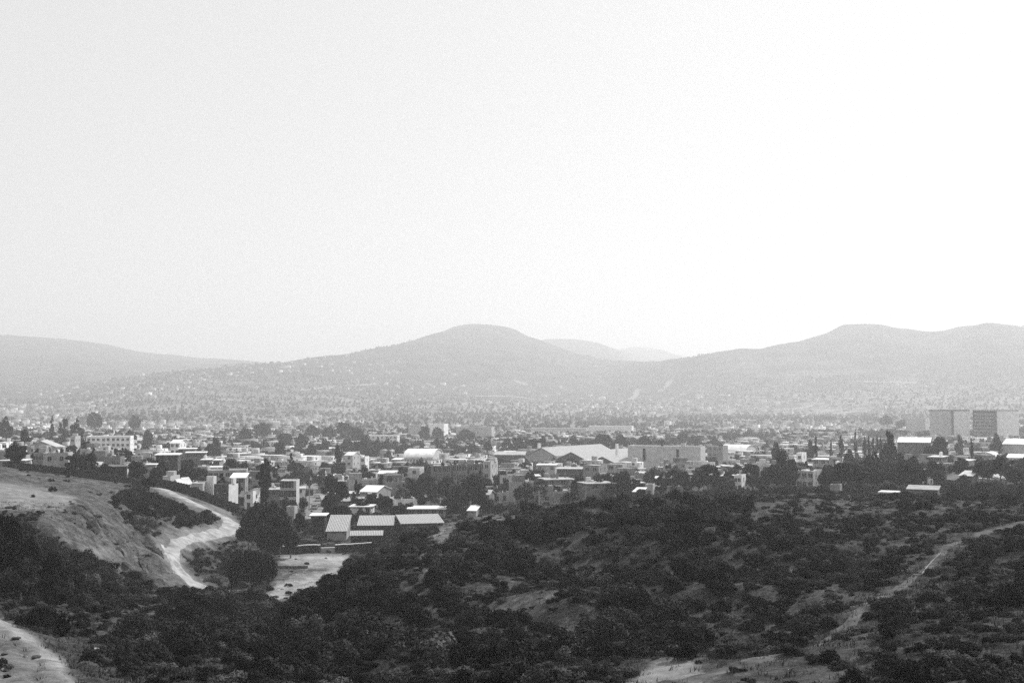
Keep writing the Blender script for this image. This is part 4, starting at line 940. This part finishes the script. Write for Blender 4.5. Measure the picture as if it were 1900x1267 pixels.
T = [(97,771,800,19,'conifer','sharpest conifer of the hazy left group','the sharpest left conifer'),(120,773,790,22,'tall',None,None),(144,778,720,30,'round',None,None),(12,773,740,34,'round',None,None),(45,792,560,24,'round',None,None),
 (160,815,500,28,'round','dark tree covering the left corner of the pale apartments',None),(58,826,430,24,'round',None,None),(128,844,400,18,'round',None,None),(177,760,1150,34,'round',None,None),(250,766,1200,28,'round',None,None),
 (275,794,800,22,'round',None,None),(400,810,600,38,'round','broad dark tree above the brick twins','the broad dark tree'),(388,818,590,22,'round',None,None),(430,846,420,40,'round',None,None),(452,850,400,24,'round',None,None),(255,856,362,38,'round','round tree between the black-walled building and the carport',None),(243,795,820,28,'round',None,None),
 (293,843,375,6.5,'cypress','left one of the black cypress pair before the brick house',None),(303,842,376,6.5,'cypress','right one of the black cypress pair before the brick house','the cypress pair'),
 (351,846,420,20,'round',None,None),(339,864,372,20,'round',None,None),(364,822,560,26,'round',None,None),(277,882,306,32,'round','black bushy tree at the upper end of the dirt road','the dirt road top'),(268,886,309,20,'round',None,None),
 (490,846,335,34,'tall','tall ragged tree above the roadside trees, left of centre','the tall ragged tree'),(541,840,480,24,'conifer',None,None),(558,862,400,44,'sparse',None,None),(540,872,400,36,'sparse',None,None),(575,868,395,34,'sparse',None,None),
 (627,824,520,32,'conifer','tallest dark conifer left of the arched warehouse','the tallest conifer'),(600,866,402,38,'sparse',None,None),(612,880,390,26,'round',None,None),(636,888,340,30,'round',None,None),(661,889,342,20,'conifer','sharp conifer beside the twin-pitched shed',None),
 (618,905,330,28,'round',None,None),(606,915,325,26,'round',None,None),(632,934,302,46,'round','round dark tree above the tilted corrugated roof',None),(612,935,305,30,'round',None,None),(688,913,332,36,'round',None,None),(672,922,325,30,'round',None,None),(712,918,322,42,'round',None,None),(736,935,305,44,'round','rounded tree behind the widest workshop roof',None),(755,930,318,28,'round',None,None),
 (745,874,402,36,'round',None,None),(790,872,398,34,'round',None,None),(780,858,470,24,'round',None,None),(770,895,380,34,'round',None,None),(877,872,332,50,'round','biggest dark tree in front of the dark-windowed flats','the big dark tree'),(862,900,328,34,'round',None,None),(893,905,330,30,'round',None,None),(838,920,314,48,'round',None,None),(815,915,335,34,'sparse',None,None),(902,921,312,34,'round',None,None),(928,932,302,26,'round',None,None),
 (826,890,372,32,'round',None,None),(800,905,350,32,'round',None,None),(780,915,340,28,'round',None,None),(850,905,345,30,'round',None,None),(580,785,1000,32,'round',None,None),(610,788,960,34,'round',None,None),(640,780,950,40,'round',None,None),(662,790,900,34,'round',None,None),(680,805,760,32,'round',None,None),(700,813,720,26,'round',None,None),(665,815,700,30,'round',None,None),
 (720,812,740,22,'round',None,None),(560,800,800,30,'round',None,None),(530,800,820,34,'round',None,None),(645,812,720,30,'round',None,None),(600,812,700,30,'round',None,None),(575,820,640,28,'round',None,None),(790,788,960,30,'round',None,None),(813,789,960,24,'round',None,None),(865,793,930,40,'round',None,None),(841,815,720,26,'conifer',None,None),(811,812,720,7,'cypress',None,None),(818,817,720,6,'cypress',None,None),
 (750,816,720,15,'conifer',None,None),(702,812,760,18,'round',None,None),(487,780,1000,38,'round',None,None),(455,790,900,30,'round',None,None),(520,815,640,26,'round',None,None),(880,820,700,26,'round',None,None),(905,815,720,20,'round',None,None),
 (940,812,720,26,'round',None,None),(958,808,725,28,'round',None,None),(975,812,715,24,'round',None,None),(992,809,720,24,'round',None,None),(1006,806,720,20,'tall',None,None),(1062,808,760,28,'round',None,None),(1075,815,750,18,'round',None,None),(1118,801,745,40,'round','large tree above the factory roof ridge',None),(1100,812,740,26,'round',None,None),(1152,801,760,28,'round',None,None),(1195,805,740,34,'round',None,None),(1225,812,720,26,'round',None,None),
 (1265,800,900,32,'round',None,None),(1290,806,860,30,'round',None,None),(1172,863,480,20,'round','small round tree at the left foot of the grey slab',None),(988,872,372,34,'conifer','tall dark conifer left of the tall grey corner house','the centre conifer'),(1008,890,352,30,'round',None,None),(940,886,372,24,'round',None,None),(960,903,345,26,'round',None,None),(978,905,335,26,'round',None,None),(1030,898,350,26,'round',None,None),
 (1072,888,352,26,'round',None,None),(1097,886,350,30,'round',None,None),(1228,876,332,27,'tall','dense black upright tree under the grey apartment slab','the black upright tree'),(1314,857,338,46,'round','big black tree under the right end of the grey slab','the big black tree'),(1296,872,338,34,'round',None,None),(1276,890,330,26,'round',None,None),(1350,880,332,36,'sparse',None,None),(1332,885,332,26,'round',None,None),(1138,892,340,36,'round',None,None),(1160,898,336,32,'round',None,None),(1125,902,330,26,'round',None,None),(1190,905,310,28,'round',None,None),(1250,900,322,28,'round',None,None),
 (1441,814,480,22,'round',None,None),(1452,833,335,50,'round','tall dark tree standing left of the tank-topped house','the tall dark tree'),(1440,858,330,40,'round',None,None),(1468,862,332,32,'round',None,None),(1513,806,520,18,'conifer',None,None),(1502,816,520,24,'round',None,None),(1542,815,540,14,'conifer',None,None),(1560,806,560,9,'cypress',None,None),(1587,797,540,13,'conifer','sharp conifer left of the row of slim cypresses',None),
 (1604,808,520,6,'cypress',None,None),(1612,806,520,6,'cypress',None,None),(1620,810,520,6,'cypress',None,None),(1627,806,520,6,'cypress','tallest cypress of the slim row','the slim cypress row'),(1634,811,520,6,'cypress',None,None),(1650,794,402,28,'tall','tallest tree on the right, with ragged column crown','the tall column tree'),(1646,820,398,34,'round',None,None),(1652,850,380,36,'round',None,None),(1611,838,362,36,'round',None,None),
 (1563,853,302,72,'round','widest dark round tree behind the right ridge','the widest round tree'),(1600,862,305,44,'round',None,None),(1628,860,307,58,'round',None,None),(1535,872,303,40,'round',None,None),(1685,855,306,58,'round',None,None),(1692,838,362,30,'round',None,None),(1660,872,300,44,'round',None,None),(1575,830,430,26,'round',None,None),(1743,800,482,38,'round','round-topped dark tree just left of the tower blocks','the round-topped tree'),(1724,822,470,26,'round',None,None),(1802,812,450,17,'conifer',None,None),(1847,804,560,28,'round',None,None),(1780,806,600,22,'round',None,None),
 (1856,840,292,78,'sparse','large see-through tree near the right edge','the see-through tree'),(1763,893,280,44,'round',None,None),(1790,880,300,34,'round',None,None),(1897,896,270,26,'round',None,None),(1820,890,280,30,'round',None,None),(1647,889,272,38,'sparse','pale bush-like tree in front of the dark right trees',None),(1513,905,270,40,'round',None,None),(1442,899,285,34,'sparse',None,None),(1412,890,300,26,'round',None,None),(1395,880,340,26,'round',None,None),
 (1645,768,1400,32,'round',None,None),(1672,776,1300,26,'round',None,None),(1690,880,300,30,'round',None,None),
 (1590,858,303,58,'round',None,None),(1702,866,310,48,'round',None,None),(1470,848,345,38,'tall',None,None),(1745,858,330,36,'round',None,None),(1822,850,340,44,'round',None,None),(1668,840,330,42,'round',None,None),(1882,868,300,42,'round',None,None),(1625,838,330,40,'conifer',None,None),
 # nearer trees in the ravine and beside the road
 (8,943,128,76,'round','tallest dark tree of the ravine clump, at the left edge','the ravine tree clump'),(52,985,130,58,'round',None,None),(100,1012,132,56,'round',None,None),(-30,950,120,80,'round',None,None),(138,1046,140,52,'round',None,None),(172,1075,148,44,'round',None,None),(40,1035,118,70,'round',None,None),(95,1060,125,60,'round',None,None),(210,1082,155,40,'round',None,None),
 (490,924,262,82,'round','big dark tree right of the road bend','the road bend'),(520,938,264,50,'round',None,None),(462,940,258,56,'round',None,None),(502,968,252,62,'round',None,None),(540,975,255,36,'round',None,None),(465,1014,212,84,'round','large black tree inside the lower road curve','the road-curve tree'),(492,1022,214,52,'round',None,None),(436,1032,216,50,'round',None,None),
 (530,921,325,26,'round',None,None),(510,926,298,26,'round',None,None),(556,948,285,28,'round',None,None),(562,922,330,24,'round',None,None),(545,926,322,20,'round',None,None),(762,973,272,40,'sparse',None,None),(795,978,270,24,'round',None,None),(578,1085,128,88,'round','black tree at the left foot of the shrubby hill','the foot of the shrubby hill'),(620,1062,140,74,'round',None,None),(545,1112,122,64,'round',None,None),(655,1045,150,60,'round',None,None)]
for t_ in T: treep(*t_)
dbg('trees', TCOUNT[0])
def fill_trees():
    """street and garden trees: the nearest as things, the others one mass"""
    rng = np.random.RandomState(9); S = []
    for it in range(40000):
        r = math.sqrt(rng.uniform(335 ** 2, 4200 ** 2)) if it > 9500 else math.sqrt(rng.uniform(335 ** 2, 1200 ** 2)); px = rng.uniform(-350, 2300); a = math.atan((px - CX) / F)
        x, y = math.sin(a) * r, math.cos(a) * r
        clump = fbm(np.array([x]), np.array([y]), 480 if r > 1200 else 90, 3)[0]
        if r > 3000 and (clump < .05 or rng.rand() < .4): continue
        if r < 2600 and clump < (rng.uniform(-.45, .35) if r < 1200 else rng.uniform(-.12, .2)): continue
        if r < 1000 and any((q[0] - x) ** 2 + (q[1] - y) ** 2 < (q[2] * .8) ** 2 for q in FOOT): continue
        if 565 < px < 603 and r < 480: continue
        S.append((r, x, y, px))
    S.sort(key=lambda q: (not -10 < q[3] < 1910, q[0])); n = 292 - TCOUNT[0]; rg = random.Random(2)
    for (r, x, y, px) in S[:n]:
        kind = rg.choice(['round', 'round', 'round', 'tall', 'conifer', 'sparse']); H = rg.uniform(4.5, 8.5)
        tree(x, y, h1(x, y), H, rg.uniform(.6, .9) * H, kind)
    return S[n:]
REST = fill_trees()
LAND += [('the bare hill crest', 130, 880, 300), ('the walled dirt lot', 590, 1040, 250), ('the hollow below the dirt road', 300, 970, 260), ('the dirt yard', 80, 1210, 70), ('the bare ridge patch', 860, 975, 170),
         ('the bottom bare patch', 1260, 1245, 68), ('the pipe on the hill track', 1728, 1055, 105), ('the lone double bush', 1700, 950, 175), ('the hill track bend', 1600, 1150, 80), ('the grassy shoulder', 1480, 955, 165),
         ('the tiny bright stone', 1140, 1081, 110), ('the small clearing on the hill', 960, 1120, 100), ('the pale gully', 1320, 1160, 80), ('the picture bottom centre', 900, 1255, 72), ('the lower left scree', 300, 1130, 130), ('the hill track top', 1860, 975, 140), ('the right corner thicket', 1800, 1200, 68)]

def gn_scatter(name, pts, sources, label, cat):
    """one mass of plants: points carrying rotation, scale and variant, instancing plant meshes that stand in the scene"""
    P = np.array([p[:3] for p in pts], np.float32); me = bpy.data.meshes.new(name); me.vertices.add(len(P)); me.vertices.foreach_set('co', P.ravel())
    for nm, ty, key, arr in (('rz', 'FLOAT_VECTOR', 'vector', np.array([(0, 0, p[4]) for p in pts])), ('sc', 'FLOAT_VECTOR', 'vector', np.array([p[3] for p in pts])), ('ix', 'INT', 'value', np.array([p[5] for p in pts]))):
        a = me.attributes.new(nm, ty, 'POINT'); a.data.foreach_set(key, arr.astype(np.int32 if ty == 'INT' else np.float32).ravel())
    o = link(name, me); g = bpy.data.node_groups.new(name, 'GeometryNodeTree')
    g.interface.new_socket('Geometry', in_out='INPUT', socket_type='NodeSocketGeometry'); g.interface.new_socket('Geometry', in_out='OUTPUT', socket_type='NodeSocketGeometry')
    gi = g.nodes.new('NodeGroupInput'); go = g.nodes.new('NodeGroupOutput'); jn = g.nodes.new('GeometryNodeJoinGeometry')
    def na(nm, ty):
        q = g.nodes.new('GeometryNodeInputNamedAttribute'); q.data_type = ty; q.inputs[0].default_value = nm; return q.outputs[0]
    rz, sc, ix = na('rz', 'FLOAT_VECTOR'), na('sc', 'FLOAT_VECTOR'), na('ix', 'INT')
    for k, s in enumerate(sources):
        oi = g.nodes.new('GeometryNodeObjectInfo'); oi.transform_space = 'ORIGINAL'; oi.inputs['Object'].default_value = s; oi.inputs['As Instance'].default_value = True
        cm = g.nodes.new('FunctionNodeCompare'); cm.data_type = 'INT'; cm.operation = 'EQUAL'; g.links.new(ix, cm.inputs[2]); cm.inputs[3].default_value = k
        ip = g.nodes.new('GeometryNodeInstanceOnPoints'); g.links.new(gi.outputs[0], ip.inputs['Points']); g.links.new(cm.outputs[0], ip.inputs['Selection'])
        g.links.new(oi.outputs['Geometry'], ip.inputs['Instance']); g.links.new(rz, ip.inputs['Rotation']); g.links.new(sc, ip.inputs['Scale']); g.links.new(ip.outputs[0], jn.inputs[0])
    g.links.new(jn.outputs[0], go.inputs[0]); md = o.modifiers.new('scatter', 'NODES'); md.node_group = g
    tag(o, label, cat, None, 'stuff'); return o
def rest_trees():
    src = []
    for o in C.objects:
        if o.name.startswith('crown') and o.data.name.startswith('crown') and len(o.data.polygons) < 700 and o.data not in [q.data for q in src]: src.append(o)
    src = src[:7]; rg = random.Random(4); pts = []
    for (r, x, y, px) in REST:
        s = rg.uniform(.5, 1.05) * (1 if r < 2500 else .8); pts.append((x, y, h1(x, y) - .5, (s * rg.uniform(.9, 1.3), s * rg.uniform(.9, 1.3), s), rg.uniform(0, 6.28), rg.randrange(len(src))))
    gn_scatter('distant_trees', pts, src, 'countless hazy trees between the far houses and on the far slopes', 'trees')
rest_trees()

# shrubs of the foreground hill and ravine
def bush_mesh(i):
    rng = np.random.RandomState(100 + i); bl = []
    for _ in range(9 + i % 3 * 3):
        a = rng.uniform(0, 6.28); q = rng.uniform(0, 1) ** .6; bl.append((math.cos(a)*q*.85, math.sin(a)*q*.7, rng.uniform(.25, .85) * (1.1 - .5*q), rng.uniform(.22, .42)))
    V, Q = leaf_cloud(rng, bl, 2200, .060, .85)
    return mesh_np('shrub', V, Q, [['leaf', 'leaf_mid', 'leaf', 'leaf_mid', 'leaf', 'leaf', 'leaf_pale', 'leaf_mid'][i]])
BUSH = [bush_mesh(i) for i in range(8)]
BD_ = ['dark dense shrub', 'grey-green shrub', 'dark spreading shrub', 'mid-grey bushy shrub', 'black rounded shrub', 'dark ragged shrub', 'pale dry shrub', 'mid-grey low shrub']
def shrubs():
    rng = np.random.RandomState(15); n = 27000
    r = np.sqrt(rng.uniform(40 ** 2, 335 ** 2, n)); a = np.radians(rng.uniform(-33, 36, n)); x = np.sin(a) * r; y = np.cos(a) * r; z = hz(x, y); px, row = proj(x, y, z)
    b = baremask(x, y, z); cl = fbm(x, y, 9, 3)
    dens = np.full(n, .0)
    hill = (r < 215)
    dens[hill] = .82
    dens = np.where((px > 1330) & (row < 1010) & hill, .6, dens)
    dens = np.where((px > 1330) & (row < 965) & hill, .3, dens)
    dens = np.where((px > 450) & (px < 1350) & hill, .78, dens)
    dens = np.where((r >= 190) & (r < 335) & (px > 560), .42, dens)
    dens = np.where((px < 560) & (r >= 190) & (r < 320), .30, dens)
    hol = inpoly(px, row, [(205,930),(250,915),(330,948),(400,960),(400,978),(330,1002),(300,1000),(235,975)])
    inside = inpoly(px, row, [(345,1012),(420,985),(470,1000),(420,1060),(380,1072),(340,1045)])
    b = np.where(hol | inside, 0, b)
    dens = np.where(hol, 1.4, dens); dens = np.where(inside, .6, dens)
    dens *= np.clip(1 - 1.25 * b, .008, 1) * np.clip(.72 + cl * 1.5, .08, 1.2)
    keep = rng.rand(n) < dens * np.clip(.45 + r / 330, 0, 1)
    RP = np.array(ROADP); TP = np.array(TRACKP[:]); YP = np.array(YARDT)
    def near(line, d):
        m = np.zeros(n, bool)
        for p, q in zip(line[:-1], line[1:]):
            v = q - p; t = np.clip(((x - p[0]) * v[0] + (y - p[1]) * v[1]) / (v @ v + 1e-9), 0, 1); m |= np.hypot(x - p[0] - t * v[0], y - p[1] - t * v[1]) < d
        return m
    keep &= ~near(RP, 4.0) & ~near(TP, 1.9) & ~near(YP, 2.8)
    for q in FOOT:
        if math.hypot(q[0], q[1]) < 400: keep &= np.hypot(x - q[0], y - q[1]) > q[2] * .8
    ids = np.where(keep)[0]; big = np.random.RandomState(3).rand(n) ** 2.4
    out = []
    for i in ids:
        s = (.5 + 1.6 * big[i]) * (1.15 if hol[i] or r[i] < 215 and px[i] < 1350 else .8) * (1.15 if r[i] > 215 else 1)
        if b[i] > .3: s *= .5
        if px[i] < 160 and r[i] < 95 and b[i] > .5: continue
        if r[i] < 78: s *= .72
        out.append((s / r[i] * (1 if -20 < px[i] < 1920 and row[i] < 1290 else .01), x[i], y[i], z[i], s, i))
    out.sort(key=lambda q: -q[0]); return out
SH = shrubs(); dbg('shrubs', len(SH))
sr = random.Random(6)
PROTOB = []
EXTRA = [(1690,952,178,44),(1714,955,178,34),(1790,968,152,46),(1770,975,150,36),(1815,972,150,30),(95,893,0,12),(125,894,0,10),(98,911,0,20),(235,903,0,14)]
def shrub_obj(x, y, z, s, i, label=None):
    o = link('shrub', BUSH[i]); o.location = (x, y, z - .1 * s); f = sr.uniform(.8, 1.25); o.scale = (s * f, s * sr.uniform(.8, 1.2), s * sr.uniform(.75, 1.35)); o.rotation_euler = (0, 0, sr.uniform(0, 6.28))
    if label: tag(o, label, 'shrub')
    else: later_label(o, ('large ' if s > 1.9 else 'small ' if s < 1.1 else '') + BD_[i], 'shrub', 'shrubs on the hillsides')
    return o
for px, row, r, wpx in EXTRA:
    x, y = hit(px, row, 100, 335) if r == 0 else at(px, row, r)[:2]
    rr2 = math.hypot(x, y); s = wpx * rr2 / F / 1.8 / (1 + ((px - CX) / F) ** 2)
    shrub_obj(x, y, h1(x, y), s, 4, {1690: 'larger half of the lone double bush on the upper right slope', 1714: 'smaller half of the lone double bush on the upper right slope'}.get(px))
for k, (q, x, y, z, s, i) in enumerate(SH[:285]): shrub_obj(x, y, z, s, sr.choice([0, 1, 2, 3, 4, 5, 1, 3, 4, 6, 7]))
srcs = []
for o in C.objects:
    if o.name.startswith('shrub') and o.data not in [q.data for q in srcs]: srcs.append(o)
pts = []
for (q, x, y, z, s, i) in SH[285:]:
    f = sr.uniform(.8, 1.25); pts.append((x, y, z - .1 * s, (s * f, s * sr.uniform(.8, 1.2), s * sr.uniform(.75, 1.35)), sr.uniform(0, 6.28), sr.choice([k for k in range(len(srcs)) for _ in range(1 if srcs[k].data is BUSH[6] else 3)])))
gn_scatter('scrub', pts, srcs, 'dense dark scrub covering the near hillside and ravine', 'scrub')
def undergrowth():
    rng = np.random.RandomState(77); n = 60000; r = np.sqrt(rng.uniform(40 ** 2, 325 ** 2, n)); a = np.radians(rng.uniform(-33, 36, n)); x = np.sin(a) * r; y = np.cos(a) * r; z = hz(x, y)
    b = baremask(x, y, z); px, row = proj(x, y, z); k = rng.rand(n) < np.where(r > 225, .35, .68) * np.clip(1 - 1.2 * b, .05, 1) * np.clip(.78 + fbm(x, y, 5, 2) * 1.1, .08, 1)
    TP = np.array(TRACKP)
    for line, dd in ((np.array(TRACKP), 1.2), (np.array(YARDT), 2.2), (np.array(ROADP), 3.2)):
        for p, q in zip(line[:-1], line[1:]):
            v = q - p; t = np.clip(((x - p[0]) * v[0] + (y - p[1]) * v[1]) / (v @ v + 1e-9), 0, 1); k &= np.hypot(x - p[0] - t * v[0], y - p[1] - t * v[1]) > dd
    pts = []; rg = random.Random(12); pal = [i for i, o in enumerate(srcs) if o.data is BUSH[6]]
    for i in np.where(k)[0]:
        s_ = .28 + .75 * rng.rand() ** 2; pts.append((x[i], y[i], z[i] - .05, (s_ * rg.uniform(.8, 1.3), s_ * rg.uniform(.8, 1.3), s_ * rg.uniform(.5, 1.1)), rg.uniform(0, 6.28), rg.choice(pal) if pal and rg.random() < .14 else rg.randrange(len(srcs))))
    gn_scatter('undergrowth', pts, srcs, 'low mixed undergrowth between the shrubs of the near slopes', 'undergrowth')
undergrowth()
def grass():
    rng = np.random.RandomState(5); n = 60000; r = np.sqrt(rng.uniform(50 ** 2, 230 ** 2, n)); a = np.radians(rng.uniform(-27, 27, n)); x = np.sin(a) * r; y = np.cos(a) * r; z = hz(x, y)
    b = baremask(x, y, z); k = rng.rand(n) < (1 - .93 * b) * np.clip(.6 + fbm(x, y, 20, 2), 0, 1); x, y, z = x[k], y[k], z[k]; n = len(x)
    V = []; m = 7; hgt = rng.uniform(.12, .34, n); allV = []
    for j in range(m):
        t = rng.uniform(0, 6.28, n); dx, dy = np.cos(t) * .04, np.sin(t) * .04; ox, oy = rng.uniform(-.3, .3, n), rng.uniform(-.3, .3, n); dx0, dy0 = dx, dy; lx, ly = ox + rng.uniform(-.2, .2, n), oy + rng.uniform(-.2, .2, n)
        allV.append(np.stack([np.stack([x + ox - dx, y + oy - dy, z - .08], -1), np.stack([x + ox + dx, y + oy + dy, z - .08], -1), np.stack([x + lx, y + ly, z + hgt], -1)], 1))
    V = np.concatenate(allV).reshape(-1, 3); Q = np.arange(len(V)).reshape(-1, 3); o = link('grass', mesh_np('grass', V, Q, ['dry_grass'])); tag(o, 'dry pale grass tufts over the near slopes', 'grass', None, 'stuff')
mat('dry_grass', .02, .11, .25, rough=.9, detail=6, spec=.1)
grass()
settle_labels()

# ------------------------------------------------------------------ haze: one closed box of even air round the whole scene
def haze():
    m = bpy.data.materials.new('haze'); m.use_nodes = True; t = m.node_tree; t.nodes.clear(); o = t.nodes.new('ShaderNodeOutputMaterial'); v = t.nodes.new('ShaderNodeVolumePrincipled')
    v.inputs['Color'].default_value = (.97, .97, .97, 1); v.inputs['Density'].default_value = HAZE_DENSITY; v.inputs['Anisotropy'].default_value = .4; v.inputs['Density Attribute'].default_value = ''
    t.links.new(v.outputs[0], o.inputs['Volume']); MATS['haze'] = m
    zs = TZ.min() - 18, TZ.max() + 40
    h = MB().box(-9960, 9960, -9960, 9960, zs[0], zs[1], 'haze').build('haze'); tag(h, 'pale haze filling the valley air', 'haze', None, 'stuff')
haze()
